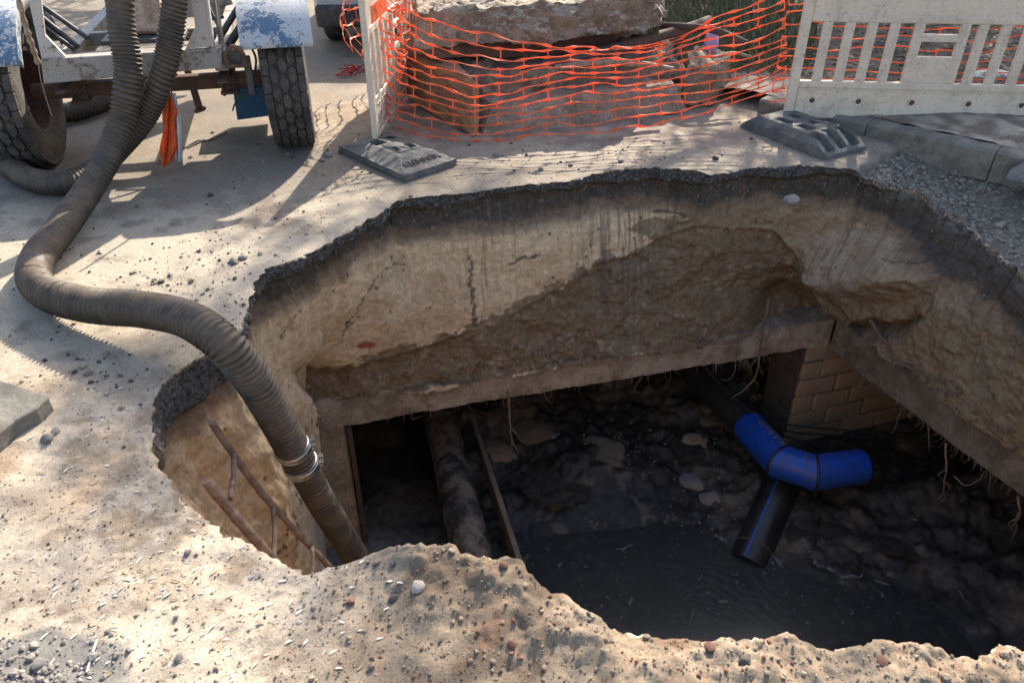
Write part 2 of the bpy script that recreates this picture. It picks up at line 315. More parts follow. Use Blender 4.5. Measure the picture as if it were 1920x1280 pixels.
def translucent(m, f):
    t = m.node_tree; b = t.nodes['Principled BSDF']; out = t.nodes['Material Output']; tr_ = t.nodes.new('ShaderNodeBsdfTranslucent'); mx = t.nodes.new('ShaderNodeMixShader'); mx.inputs[0].default_value = f
    t.links.new(b.inputs['Base Color'].links[0].from_socket, tr_.inputs['Color']); t.links.new(b.outputs[0], mx.inputs[1]); t.links.new(tr_.outputs[0], mx.inputs[2]); t.links.new(mx.outputs[0], out.inputs['Surface'])
translucent(M['net'], 0.5); translucent(M['rag'], 0.3); translucent(M['white'], 0.15); translucent(M['leaf'], 0.3)
# ------------------------------------------------------------------ pit rim
CX, CY = 0.75, 3.2
RIM = [(1690,333,-.09),(1650,325,-.06),(1610,318,-.03),(1560,314,0),(1500,308,0),(1440,311,0),(1390,316,0),(1335,327,0),(1300,318,0),(1240,312,0),(1170,316,0),(1120,324,0),(1060,338,0),(1000,346,0),(930,353,0),(880,362,0),
 (800,366,0),(745,374,0),(718,398,0),(660,432,0),(600,462,0),(560,482,0),(505,502,0),(476,528,0),(470,560,0),(452,600,0),(425,640,0),(375,672,0),(330,695,0),(306,718,0),(290,745,0),
 (288,800,0),(290,850,0),(320,905,-.02),(365,955,-.02),(420,1003,0),(500,1042,0),(570,1078,.0),(640,1063,.02),(690,1050,.03),(750,1043,.04),(830,1041,.05),(868,1062,.05),(930,1068,.05),(978,1071,.05),(1003,1100,.04),(1060,1130,.03),(1100,1160,.03),
 (1140,1182,.03),(1180,1182,.03),(1240,1203,.03),(1330,1210,.03),(1400,1212,.03),(1480,1205,.03),(1525,1221,.02),(1600,1221,.02),(1690,1214,.02),(1722,1228,.02),(1790,1248,.02),(1838,1246,.02),(1862,1222,.02),(1930,1226,.02)]
rim3 = [tuple(G(*p)) for p in RIM] + [(2.1,1.45,0),(2.75,1.75,0),(3.15,2.3,-.05),(3.25,3.0,-.15)] + [tuple(G(*p)) for p in [(1995,560,-.26),(1920,492,-.26),(1875,455,-.26),(1830,415,-.24),(1780,378,-.19),(1735,350,-.13)]]
A = np.array(rim3 + [rim3[0]]); Ls = np.r_[0, np.cumsum(np.linalg.norm(np.diff(A[:, :2], axis=0), axis=1))]
NS = 1700; ss = np.linspace(0, Ls[-1], NS, endpoint=False)
rim = np.stack([np.interp(ss, Ls, A[:, k]) for k in range(3)], -1)
th = np.unwrap(np.arctan2(rim[:, 1] - CY, rim[:, 0] - CX))
if th[-1] < th[0]: th = -th; flip = -1
else: flip = 1
th = np.maximum.accumulate(th) + np.arange(NS) * 1e-6
rr = np.hypot(rim[:, 0] - CX, rim[:, 1] - CY)
# asphalt part of the rim (dark broken edge), by order along the list
AL0, AL1 = G(1590, 320)[:2], G(1722, 262)[:2]
i_as = (ss < Ls[30] + 0.25) | (ss > Ls[-1] - 0.02)
asph = np.where((ss < Ls[31]) & (ss > Ls[1]), 1.0, 0.0); asph = np.convolve(np.r_[asph[-30:], asph, asph[:30]], np.ones(41) / 41, 'same')[30:-30]
pn = np.stack([rim[:, 0], rim[:, 1], np.zeros(NS)], -1)
rr = rr + fbm(pn, 5, 3, 3) * 0.03 + fbm(pn, 26, 3, 9) * 0.022
ux, uy = np.cos(flip * th), np.sin(flip * th); U = np.stack([ux, uy], -1)
rim[:, 0] = CX + ux * rr; rim[:, 1] = CY + uy * rr
def rim_at(x, y):
    t = flip * np.arctan2(np.asarray(y) - CY, np.asarray(x) - CX); t = th[0] + np.mod(t - th[0], 2 * math.pi)
    e = np.r_[th, th[0] + 2 * math.pi]; f = lambda a: np.interp(t, e, np.r_[a, a[0]])
    return np.hypot(np.asarray(x) - CX, np.asarray(y) - CY) - f(rr), f(rim[:, 2]), f(asph)
kerbA, kerbB = np.array([1.75, 6.93]), np.array([4.3, 4.52])
def ground_fields(x, y):
    x = np.asarray(x, float); y = np.asarray(y, float)
    d, zr, asp = rim_at(x, y); P = np.stack([x, y, np.zeros_like(x)], -1); px, py = proj(P)
    kd = ((kerbB - kerbA)[0] * (y - kerbA[1]) - (kerbB - kerbA)[1] * (x - kerbA[0])) / np.linalg.norm(kerbB - kerbA)   # >0: far side of kerb
    al_ = ((AL1 - AL0)[0] * (y - AL0[1]) - (AL1 - AL0)[1] * (x - AL0[0])) / np.linalg.norm(AL1 - AL0)
    gravel = sstep(0.012, -0.012, al_ + fbm(P, 7, 3, 23) * 0.05) * sstep(1.9, 2.3, x) * sstep(3.0, 3.6, y) * sstep(0.3, 0.0, kd)
    near = sstep(2.75, 2.1, y) * (1 - sstep(0.35, 0.9, asp) * 0.75) ; near = np.maximum(near, sstep(3.0, 2.3, y) * sstep(-1.2, -1.8, x))
    dirtL = sstep(650, 780, py + fbm(P, 3, 3, 2) * 90) * sstep(3.4, 2.6, y)
    soil = np.clip(np.maximum(near, dirtL), 0, 1)
    soil = np.maximum(soil, 0.75 * sstep(0.55, 0.0, np.hypot((x - 0.9) / 3.2, (y - 6.6) / 1.3) - 0.6))
    z = zr * sstep(0.75, 0.0, np.maximum(d, 0)) - 0.055 * gravel
    z = z + fbm(P, 1.3, 3, 1) * 0.012 + soil * (fbm(P, 5, 4, 5) * 0.022 + fbm(P, 26, 3, 6) * 0.006 + np.maximum(0, fbm(P, 48, 2, 12) - 0.3) * 0.014)
    z = z + (1 - soil) * fbm(P, 40, 3, 8) * 0.0022 + gravel * (fbm(P, 38, 2, 21) * 0.02)
    # soil ridge along the near edge on the right
    rid = sstep(-0.62, -0.25, x) * sstep(2.2, 1.8, y) * np.exp(-np.maximum(d - 0.10, 0) / 0.35)
    z = z + rid * (0.035 + 0.05 * fbm(P, 4.5, 3, 31) + 0.03 * np.maximum(0, fbm(P, 11, 4, 32)) + 0.022 * np.abs(fbm(P, 18, 4, 33)) + 0.012 * np.maximum(0, fbm(P, 46, 3, 34)))
    return d, zr, asp, P, px, py, soil, gravel, z
def gh(x, y): return float(ground_fields(np.array([x]), np.array([y]))[8][0])

g = 0.007 * 1.028 ** np.arange(150); dd = np.r_[0, np.cumsum(g)]; dd = np.r_[dd, dd[-1] + np.cumsum(g[-1] * 1.22 ** np.arange(1, 16))]
print('ground reach', dd[-1], len(dd))
X = CX + ux[None] * (rr[None] + dd[:, None]); Y = CY + uy[None] * (rr[None] + dd[:, None])
d, zr, asp, P, px, py, soil, gravel, Z = ground_fields(X, Y)
lift = 0.02 * np.exp(-dd[:, None] / 0.03) * (asp) * 0.4
Z = Z - 0.004 * np.exp(-dd[:, None] / 0.012)
n1 = fbm(P, 1.6, 5, 41); n2 = fbm(P, 9, 5, 42); n3 = fbm(P, 34, 4, 43)
def C(*a): return np.array(a)
def mixc(a, b, f): return a + (b - a) * f[..., None]
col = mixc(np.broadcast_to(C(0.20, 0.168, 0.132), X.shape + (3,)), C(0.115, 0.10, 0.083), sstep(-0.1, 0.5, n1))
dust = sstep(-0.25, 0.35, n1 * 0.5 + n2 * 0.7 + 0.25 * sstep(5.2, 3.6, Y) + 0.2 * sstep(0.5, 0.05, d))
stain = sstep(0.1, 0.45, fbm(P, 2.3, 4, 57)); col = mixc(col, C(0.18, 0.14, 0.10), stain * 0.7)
col = mixc(col, C(0.37, 0.315, 0.24), dust * (0.16 + 0.74 * sstep(5.3, 4.2, Y)))  # dust cover, thinned around the trailer to deepen its shade in the colour
col = mixc(col, mixc(np.broadcast_to(C(0.38, 0.315, 0.24), X.shape + (3,)), C(0.225, 0.175, 0.125), sstep(0.0, 0.5, n2 + 0.4 * n3)), soil)
mound = sstep(-0.62, -0.3, X) * soil * sstep(3, 2, Y); col = mixc(col, C(0.235, 0.178, 0.122), mound * 0.9); darkp = sstep(-0.05, 0.35, fbm(P, 5.5, 5, 51)) * mound; col = mixc(col, C(0.115, 0.082, 0.056), darkp * 0.85)
redp = sstep(0.25, 0.45, fbm(P, 16, 3, 52)) * mound; col = mixc(col, C(0.22, 0.10, 0.06), redp * 0.3)
brn = sstep(-0.15, 0.3, fbm(P, 3.0, 4, 55)) * soil * sstep(-0.9, -1.4, X) * sstep(1.75, 2.2, Y); col = mixc(col, C(0.25, 0.17, 0.102), brn * 0.8)
br2 = sstep(0.05, 0.35, fbm(P, 4.0, 5, 58)) * soil * (1 - mound); col = mixc(col, C(0.23, 0.175, 0.125), br2 * 0.55)
dark_far = sstep(0.05, 0.3, n2 * 0.6 + n1 * 0.4 + 0.25) * soil * sstep(5.5, 5.9, Y); col = mixc(col, C(0.17, 0.135, 0.11), dark_far * 0.7)  # darker noisy patches in the soil beyond the far rim
col = mixc(col, mixc(np.broadcast_to(C(0.14, 0.122, 0.10), X.shape + (3,)), C(0.25, 0.225, 0.19), sstep(0, 0.6, n3)), gravel)
gcorner = sstep(0.05, -0.05, np.hypot((X + 1.38) / 0.28, (Y - 1.28) / 0.17) - 1 + n2 * 0.4) ; col = mixc(col, C(0.13, 0.13, 0.122), gcorner * 0.85)
hz = sstep(20, 40, np.hypot(X, Y)); col = mixc(col, C(0.2, 0.19, 0.16), hz)
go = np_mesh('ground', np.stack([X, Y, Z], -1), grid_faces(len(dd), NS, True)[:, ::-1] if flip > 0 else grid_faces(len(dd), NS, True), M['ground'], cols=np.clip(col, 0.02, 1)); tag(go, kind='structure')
Z0 = Z[0]
# ------------------------------------------------------------------ broken edge band (asphalt and road base) below the surface
lev = np.linspace(0, 1, 26)[:, None]
thick = 0.068 + 0.05 * fbm(pn, 3.5, 4, 61) + 0.04 * sstep(-0.5, -1.2, rim[:, 0]) * sstep(4.4, 3.6, rim[:, 1]) + 0.09 * sstep(-1.15, -1.35, rim[:, 0]) * sstep(3.2, 2.9, rim[:, 1]); thick = np.where(asph > 0.5, thick, 0.05)
Q = np.stack([np.broadcast_to(rim[:, 0], (26, NS)), np.broadcast_to(rim[:, 1], (26, NS)), Z0[None] - lev * thick[None]], -1)
off = fbm(Q, 7, 3, 68) * 0.03 * sstep(0, 0.12, lev) + fbm(Q, 22, 4, 62) * 0.022 * sstep(0, 0.12, lev) + 0.012 * lev + fbm(Q, 60, 2, 63) * 0.010 * sstep(0, 0.12, lev)
E = Q.copy(); E[..., 0] += ux * off; E[..., 1] += uy * off
ec = mixc(np.broadcast_to(C(0.27, 0.2, 0.14), E.shape), C(0.05, 0.047, 0.045), np.broadcast_to(asph[None], E.shape[:2]) * sstep(0.02, 0.1, lev + 0.06 * fbm(Q, 30, 3, 64)))
gr_ = ((1 - asph) * sstep(1.9, 2.3, rim[:, 0]) * sstep(3.0, 3.5, rim[:, 1]))[None]; ec = mixc(ec, C(0.13, 0.125, 0.12), np.broadcast_to(gr_, E.shape[:2]) * sstep(-.3, .3, fbm(Q, 20, 3, 65)))
ff = grid_faces(26, NS, True); ff = ff if flip > 0 else ff[:, ::-1]
tag(np_mesh('road_edge', E, ff, M['agg'], cols=ec), kind='structure')
# ------------------------------------------------------------------ pit wall below
CORNER = (2.72, 5.53)
BOT = [(2.40,5.40,-1.44),(2.60,5.38,-1.43),(2.75,5.22,-1.43),(2.83,5.02,-1.42),(3.14,4.33,-1.42),(3.80,2.68,-1.42),(3.6,1.8,-1.5),(2.6,1.0,-1.7),(1.0,0.75,-1.8),(-0.6,1.1,-2.2),(-0.88,1.9,-3.05),(-0.88,2.5,-3.05),(-1.12,3.3,-3.05),(-1.42,3.9,-3.05),(-1.62,4.31,-3.05),(-1.58,4.32,-1.46),(0,4.74,-1.46),(1.36,5.11,-1.46)]
Bp = np.array(BOT + [BOT[0]]); Bd = []
for i in range(len(BOT)):
    n = 120; Bd += [tuple(Bp[i] + (Bp[i+1] - Bp[i]) * k / n) for k in range(n)]
Bd = np.array(Bd); bt = flip * np.arctan2(Bd[:, 1] - CY, Bd[:, 0] - CX); bt = th[0] + np.mod(bt - th[0], 2*math.pi); o_ = np.argsort(bt)
btx = np.r_[bt[o_] - 2*math.pi, bt[o_], bt[o_] + 2*math.pi]; br = np.hypot(Bd[:, 0] - CX, Bd[:, 1] - CY)[o_]; bz = Bd[:, 2][o_]
rB = np.interp(th, btx, np.tile(br, 3)); zB = np.interp(th, btx, np.tile(bz, 3)); zB = zB + np.where(zB > -1.5, fbm(pn, 2.5, 4, 66) * 0.07 + fbm(pn, 14, 3, 67) * 0.03, 0)
KW = 150; w = np.linspace(0, 1, KW)[:, None]
zt = Z0 - thick; zz = zt[None] + (zB - zt)[None] * w
e_off = off[-1]; oB = rB - rr
dep = Z0[None] - zz
under = 0.10 * asph[None] * sstep(0, 0.06, zt[None] - zz)        # road base cut back under the asphalt
prof = w ** 1.1
Wp = np.stack([CX + ux[None] * rr[None] + 0*w, CY + uy[None] * rr[None] + 0*w, zz], -1)
base_off = e_off[None] + (under - 0.03 * sstep(0.22, 0.35, dep)) * (1 - w) + (oB - e_off)[None] * prof
lip = 0.035 * np.exp(-((dep - 0.26) / 0.05) ** 2) * fbm(Wp, 3, 2, 70) 
def place(o):
    q = Wp.copy(); q[..., 0] += ux[None] * o; q[..., 1] += uy[None] * o; return q
q0 = place(base_off); qx, qy = proj(q0)
def ga(cx, cy, sx, sy, p=2): return np.exp(-np.abs((qx - cx) / sx) ** p - np.abs((qy - cy) / sy) ** p)
fr = sstep(3.0, 3.6, q0[..., 1])                                  # only the far half is sculpted
BUL = [(1440,505),(1500,455),(1600,425),(1720,430),(1810,500),(1770,552),(1650,582),(1560,580),(1490,550)]; REC = [(1430,535),(1490,560),(1560,592),(1650,594),(1735,574),(1745,596),(1690,640),(1560,665),(1400,650),(1375,570)]
bq, bq2 = qx + fbm(q0, 5, 3, 85) * 14, qy + fbm(q0, 5, 3, 87) * 10
sculpt = -0.34 * sstep(0, 75, np.where(inpoly(bq, bq2, BUL), polydist(bq, bq2, BUL), 0)) + 0.30 * sstep(0, 44, np.where(inpoly(bq, bq2, REC), polydist(bq, bq2, REC), 0)) - 0.10 * ga(1800, 560, 140, 70) + 0.20 * ga(1480, 560, 55, 60) + 0.16 * ga(1390, 560, 90, 60) - 0.06 * ga(860, 570, 200, 70) + 0.14 * ga(600, 710, 50, 34) - 0.05 * ga(1010, 450, 160, 60) - 0.06 * ga(950, 650, 60, 40)
rough_z = fbm(q0, 2.2, 4, 71) * 0.055 + fbm(q0, 8, 4, 72) * 0.014 + fbm(q0 * np.array([1, 1, 1.8]), 16, 4, 73) * 0.006
RUGPOLY = [(560,690),(640,690),(760,655),(850,625),(940,590),(1000,560),(1080,520),(1110,490),(1190,470),(1230,445),(1300,420),(1450,430),(1600,600),(1560,640),(1240,660),(1000,700),(600,770)]
jx = qx + fbm(q0, 9, 4, 74) * 28; jy = qy + fbm(q0, 9, 4, 75) * 22
brown_r = inpoly(jx, jy, RUGPOLY) & (fr > 0.5)
isR = (qx > 1380) & (fr > 0.5)
rough_z = rough_z + sstep(-0.8, -1.1, rim[:, 0])[None] * sstep(3.6, 3.0, q0[..., 1]) * (fbm(q0, 4.5, 4, 88) * 0.07 + fbm(q0, 14, 4, 89) * 0.03)
rug = sstep(0, 14, np.where(brown_r, polydist(qx, qy, RUGPOLY), 0))
rough_z = rough_z + rug * (0.045 + fbm(q0, 9, 4, 76) * 0.05 + fbm(q0, 30, 3, 77) * 0.018) + fbm(q0, 55, 3, 78) * 0.002 + np.where(isR, fbm(q0, 6, 5, 79) * 0.035 + fbm(q0, 20, 4, 84) * 0.012, 0)
edge_fade = sstep(0, 0.05, w)
wallq = place(base_off + lip + fr * sculpt * edge_fade + rough_z * edge_fade)
wx, wy = proj(wallq)
ub_ = (0.97, 0.24); cream = C(0.57, 0.405, 0.245); brown = C(0.195, 0.132, 0.076); grey = C(0.32, 0.228, 0.148); olive = C(0.24, 0.18, 0.11)
m1 = fbm(wallq, 3, 5, 80); m2 = fbm(wallq, 11, 5, 81); m3 = fbm(wallq * np.array([1, 1, 2.5]), 20, 4, 82)
wc = mixc(np.broadcast_to(cream, wallq.shape), C(0.47, 0.325, 0.19), sstep(0, 0.5, m1 + 0.4 * m2))
wc = mixc(wc, C(0.40, 0.27, 0.15), sstep(0.25, 0.5, m3) * 0.5)
jx = wx + m2 * 26 + m3 * 8; jy = wy + m1 * 16 + m2 * 14
b2 = inpoly(jx, jy, RUGPOLY)
RIGHTB = [(1190,330),(1290,400),(1160,420),(1230,455),(1240,660),(1560,690),(1930,960),(2300,1100),(2300,300),(1700,250)]
b3 = inpoly(jx, jy, RIGHTB)
rightmix = mixc(mixc(np.broadcast_to(brown * 1.25, wallq.shape), grey, sstep(-0.1, 0.5, m1 + 0.5 * m2)), olive, sstep(1650, 1850, wx))
isfar = fr > 0.5
wc = np.where((b3 & isfar)[..., None], rightmix, wc)
wc = np.where((b2 & isfar)[..., None], mixc(np.broadcast_to(brown, wallq.shape), C(0.31, 0.235, 0.165), sstep(0.22, 0.5, m2 + 0.3 * m3) * 0.8), wc)
wc = mixc(wc, C(0.36, 0.30, 0.235), np.where(isfar, ga(1590, 520, 70, 45) * 0.6, 0))
wc = mixc(wc, C(0.27, 0.06, 0.035), ((np.hypot((wx - 690) / 18, (wy - 647) / 8) + m3 * 0.8) < 1) * 0.9)
# layers below the asphalt: dark road base, brown earth
dl = dep + Z0[None] + 0.035 * m1 + 0.015 * m2; far_as = asph[None] * 1.0; lay = np.maximum(far_as, (rim[:, 0] > 1.9)[None] * (rim[:, 1] > 3.2)[None])
dl = -(zz - Z0[None]) + 0.075 * m1 + 0.03 * m2
lay_d = 0.245 + 0.06 * sstep(1.2, 2.6, rim[:, 0])[None] + 0.03 * sstep(-1.0, -1.3, rim[:, 0])[None]
wc = mixc(wc, C(0.185, 0.122, 0.078), lay * sstep(lay_d + 0.13, lay_d + 0.02, dl))
wc = mixc(wc, C(0.078, 0.062, 0.048), lay * sstep(lay_d + 0.02, lay_d - 0.035, dl) * sstep(-0.55, 0.05, m2 + 0.5))
wc = mixc(wc, C(0.10, 0.08, 0.06), lay * np.exp(-((dl - 0.10) / 0.02) ** 2) * 0.6)
al = (wallq[..., 0] * ub_[0] + wallq[..., 1] * ub_[1]); sc_ = fbm(np.stack([al * 55, wallq[..., 2] * 2.2, 0 * al], -1), 1, 3, 86)
wc = mixc(wc, C(0.12, 0.095, 0.075), np.where(isfar, ga(1165, 500, 75, 150, 3), 0) * sstep(0.0, 0.35, sc_) * 0.75)
wc = mixc(wc, C(0.15, 0.115, 0.085), np.where(isfar, ga(920, 470, 60, 110, 3), 0) * sstep(0.2, 0.5, sc_) * 0.7)
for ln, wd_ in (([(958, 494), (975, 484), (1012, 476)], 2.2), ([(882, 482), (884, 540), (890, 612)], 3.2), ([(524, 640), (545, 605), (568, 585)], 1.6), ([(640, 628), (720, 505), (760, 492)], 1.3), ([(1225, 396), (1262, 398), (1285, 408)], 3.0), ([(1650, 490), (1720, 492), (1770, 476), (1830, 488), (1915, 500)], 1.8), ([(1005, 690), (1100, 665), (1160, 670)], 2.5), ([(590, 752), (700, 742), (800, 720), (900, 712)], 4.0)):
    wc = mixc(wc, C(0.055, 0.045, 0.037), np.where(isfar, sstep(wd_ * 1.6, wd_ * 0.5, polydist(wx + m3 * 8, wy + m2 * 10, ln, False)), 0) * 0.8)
grw = ((1 - asph) * sstep(1.9, 2.3, rim[:, 0]) * sstep(3.0, 3.5, rim[:, 1]))[None]; wc = mixc(wc, C(0.16, 0.155, 0.15), grw * sstep(0.16, 0.02, dl) * sstep(-.2, .3, m3 + m2))
low = sstep(-1.2, -2.2, zz) * (rim[:, 0] < 0)[None]; wc = mixc(wc, C(0.30, 0.26, 0.20), low * sstep(0, 0.4, m1 + 0.3) * 0.7)
ffw = grid_faces(KW, NS, True); ffw = ffw if flip > 0 else ffw[:, ::-1]
tag(np_mesh('pit_wall', wallq, ffw, M['soil'], cols=np.clip(wc, 0.02, 1)), kind='structure')

WALLPTS = wallq[4:, :][:, (rim[:, 1] > 3.0) | (rim[:, 0] < -0.8)].reshape(-1, 3)
# ------------------------------------------------------------------ mud floor and water of the chamber
WZ = -2.88
POOL = [tuple(G(x, y, WZ)[:2]) for x, y in [(975,1068),(1000,992),(1090,955),(1180,945),(1250,945),(1312,980),(1370,1030),(1440,1062),(1520,1092),(1620,1098),(1760,1125),(1850,1200),(1900,1320),(1700,1500),(900,1500)]]
gx = np.linspace(-1.6, 5.2, 300); gy = np.linspace(0.8, 9.2, 340); GX, GY = np.meshgrid(gx, gy); MP = np.stack([GX, GY, 0*GX], -1)
pd = polydist(GX, GY, POOL) * np.where(inpoly(GX, GY, POOL), -1, 1)
mz = WZ + np.clip(pd, -0.3, 2.0) * 0.20 + fbm(MP, 1.6, 4, 90) * 0.10 * sstep(0, .5, pd) + (fbm(MP, 7, 4, 91) * 0.07 + fbm(MP, 24, 3, 92) * 0.022) * sstep(-.2, .3, pd) + fbm(MP, 4, 4, 94) * 0.028
mz += 0.22 * np.exp(-((GX - 0.75) / 0.5) ** 2 - ((GY - 5.05) / 0.45) ** 2) + 0.12 * sstep(3.0, 4.2, GX)
mz -= 0.12 * sstep(2.2, 3.0, GX) * sstep(4.8, 5.4, GY)
chan = sstep(-0.20, -0.32, GX - (-0.19 - (GY - 3.87) * 0.217) - 0.12); mz = mz * (1 - chan) + (-2.97 + fbm(MP, 6, 3, 93) * 0.02) * chan
mz = np.where((GX < -1.0), np.maximum(mz, -2.97), mz)
pier_m = sstep(2.3, 2.6, GX) * sstep(4.75, 5.1, GY); mz = mz * (1 - pier_m) + (WZ + 0.05 + fbm(MP, 6, 4, 95) * 0.05) * pier_m
mcol = mixc(np.broadcast_to(C(0.028, 0.024, 0.020), GX.shape + (3,)), C(0.085, 0.066, 0.048), sstep(-0.05, 0.4, fbm(MP, 3, 5, 96))); mcol = mixc(mcol, C(0.012, 0.0125, 0.012), sstep(0.22, 0.02, pd + 0.06 * fbm(MP, 9, 3, 97)))
mcol = mixc(mcol, C(0.16, 0.155, 0.14), chan * sstep(5.0, 4.2, GY + 0.3 * fbm(MP, 4, 4, 98)) * 0.9); mcol = mixc(mcol, C(0.13, 0.105, 0.078), sstep(0.3, 0.42, fbm(MP, 8, 4, 99)) * (1 - chan) * 0.5)
tag(np_mesh('ground_mud', np.stack([GX, GY, mz], -1), grid_faces(340, 300), M['mudzone'], cols=mcol), kind='structure')
tag(np_mesh('water', [(-1.4, 0.9, WZ), (5, 0.9, WZ), (5, 6.2, WZ), (-0.1, 6.2, WZ), ], [[0, 1, 2, 3]], M['water']), kind='structure')

# ------------------------------------------------------------------ concrete chamber
ub = np.array([CORNER[0] - (-1.10), CORNER[1] - 4.49]); ub = ub / np.linalg.norm(ub); nb = np.array([-ub[1], ub[0]])     # along / into the chamber
def beam_mesh(a, b, into, z0, z1, depth, seed, proud=0.03):
    a = np.array(a); b = np.array(b); u = (b - a) / np.linalg.norm(b - a); n = np.array(into); L = np.linalg.norm(b - a)
    nx = int(L / 0.02); prof = []
    for t in np.linspace(0, 1, 8): prof.append((0, z1 + (z0 - z1) * t))          # front, top to bottom
    for t in np.linspace(0.06, 1, 8): prof.append((t * depth, z0))
    prof.append((depth, z1)); prof.append((0.06, z1)); prof = np.array(prof); m = len(prof)
    tt = np.linspace(0, L, nx); o = a[None] - n[None] * proud
    Pt = np.zeros((nx, m, 3)); Pt[..., :2] = o + u * tt[:, None, None] + n * prof[None, :, :1]; Pt[..., 2] = prof[None, :, 1]
    nz = fbm(Pt, 5, 4, seed) * 0.012 + fbm(Pt, 22, 3, seed + 1) * 0.010
    Pt[..., :2] += n * nz[..., None]; Pt[..., 2] += fbm(Pt, 3, 3, seed + 2) * 0.018 + fbm(Pt, 18, 3, seed + 3) * 0.008
    v = Pt.reshape(-1, 3); f = grid_faces(nx, m, True); e1 = list(range(m)); e2 = [(nx-1)*m + k for k in range(m)]
    me = bpy.data.meshes.new('concrete_beam'); me.from_pydata(v.tolist(), [], f.tolist() + [e1[::-1], e2]); bm = bmesh.new(); bm.from_mesh(me); bmesh.ops.recalc_face_normals(bm, faces=bm.faces); bm.to_mesh(me); bm.free()
    me.polygons.foreach_set('use_smooth', [True] * len(me.polygons)); me.set_sharp_from_angle(angle=R_(50)); return me
fb = link('concrete_beam', beam_mesh((-1.85, 4.286), (2.74, 5.537), nb, -1.70, -1.44, 0.35, 101, 0.0), M['concrete'])
tag(fb, 'long pale concrete beam across the far side of the pit under the cream soil wall', 'beam')
rbu = np.array([3.78 - 2.74, 2.85 - 5.50]); rbu /= np.linalg.norm(rbu); rbn = np.array([-rbu[1], rbu[0]])
rb = link('concrete_beam', beam_mesh((2.74, 5.50), (3.9, 2.55), rbn, -1.72, -1.42, 0.35, 111, 0.0), M['concrete2'])
tag(rb, 'dark earthy concrete beam slanting along the right side of the pit above black water', 'beam')
def uvp(s, t, z): p = np.array([-1.10, 4.49]) + ub * s + nb * t; return (p[0], p[1], z)
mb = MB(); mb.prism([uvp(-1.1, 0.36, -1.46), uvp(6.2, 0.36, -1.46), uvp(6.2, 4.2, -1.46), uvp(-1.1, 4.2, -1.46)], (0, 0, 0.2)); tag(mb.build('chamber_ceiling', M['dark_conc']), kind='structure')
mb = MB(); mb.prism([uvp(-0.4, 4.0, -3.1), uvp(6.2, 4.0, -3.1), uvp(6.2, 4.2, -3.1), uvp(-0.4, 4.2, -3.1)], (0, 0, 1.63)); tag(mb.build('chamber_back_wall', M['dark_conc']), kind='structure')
mb = MB(); mb.prism([uvp(-1.0, 0.02, -3.1), uvp(-0.165, 0.02, -3.1), uvp(-0.165, 3.99, -3.1), uvp(-1.0, 3.99, -3.1)], (0, 0, 1.40)); tag(mb.build('chamber_side_wall', M['jamb'], bevel=0.012), kind='structure')
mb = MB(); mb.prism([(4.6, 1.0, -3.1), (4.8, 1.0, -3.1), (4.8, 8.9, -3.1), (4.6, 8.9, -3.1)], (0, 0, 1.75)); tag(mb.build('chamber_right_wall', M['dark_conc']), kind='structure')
# steel guide / trim on the jamb edge
t = MB(); j = uvp(-0.15, -0.012, 0); t.prism([(j[0], j[1], -3.05), (j[0] + .035, j[1] + .01, -3.05), (j[0] + .03, j[1] + .04, -3.05), (j[0] - .005, j[1] + .03, -3.05)], (0, 0, 1.33))
tag(t.build('steel_angle', M['rust'], bevel=0.004), 'rusty upright steel edging on the jamb left of the opening', 'steel edging')
# brick pier
bw = empty('brick_pier', (0, 0, 0), 0, 'stained brick pier in the shadow under the slanting right beam', 'pier')
p0 = np.array([2.56, 5.52]); p1 = np.array([4.35, 6.08]); u = (p1 - p0) / np.linalg.norm(p1 - p0); nn = np.array([-u[1], u[0]]); ang = math.atan2(u[1], u[0])
core = MB(); q = p0 + nn * 0.02; e = p1 + nn * 0.02
core.prism([(*q, -3.05), (*e, -3.05), (*(e + nn * 0.4), -3.05), (*(q + nn * 0.4), -3.05)], (0, 0, 1.33)); core.build('mortar_core', M['mortar'], bw)
me_b = []
for k in range(4):
    m_ = MB(); m_.box((0, 0, 0), (0.386, 0.06, 0.177)); ob = m_.build('brick', M['brick']); b_ = bmesh.new(); b_.from_mesh(ob.data)
    bmesh.ops.bevel(b_, geom=list(b_.edges), offset=0.013, segments=1, affect='EDGES')
    for v in b_.verts: v.co += Vector((random.uniform(-1, 1), random.uniform(-1, 1), random.uniform(-1, 1))) * 0.007
    b_.to_mesh(ob.data); b_.free(); me_b.append(ob.data); bpy.data.objects.remove(ob)
for row in range(7):
    for c in range(6):
        half = row % 2 and c == 0; s = 0.1 if half else (c + 0.5) * 0.405 - (0.2 if row % 2 else 0); L = np.linalg.norm(p1 - p0)
        if s > L - 0.1: continue
        p = p0 + u * s + nn * (0.014 + random.uniform(-0.005, 0.006)); o = bpy.data.objects.new('brick', random.choice(me_b)); COL.objects.link(o); o.parent = bw
        o.location = (*p, -2.95 + row * 0.194); o.scale = (0.49 if half else 1, 1, 1); o.rotation_euler = (random.uniform(-.012, .012), random.uniform(-.01, .01), ang + random.uniform(-.012, .012))
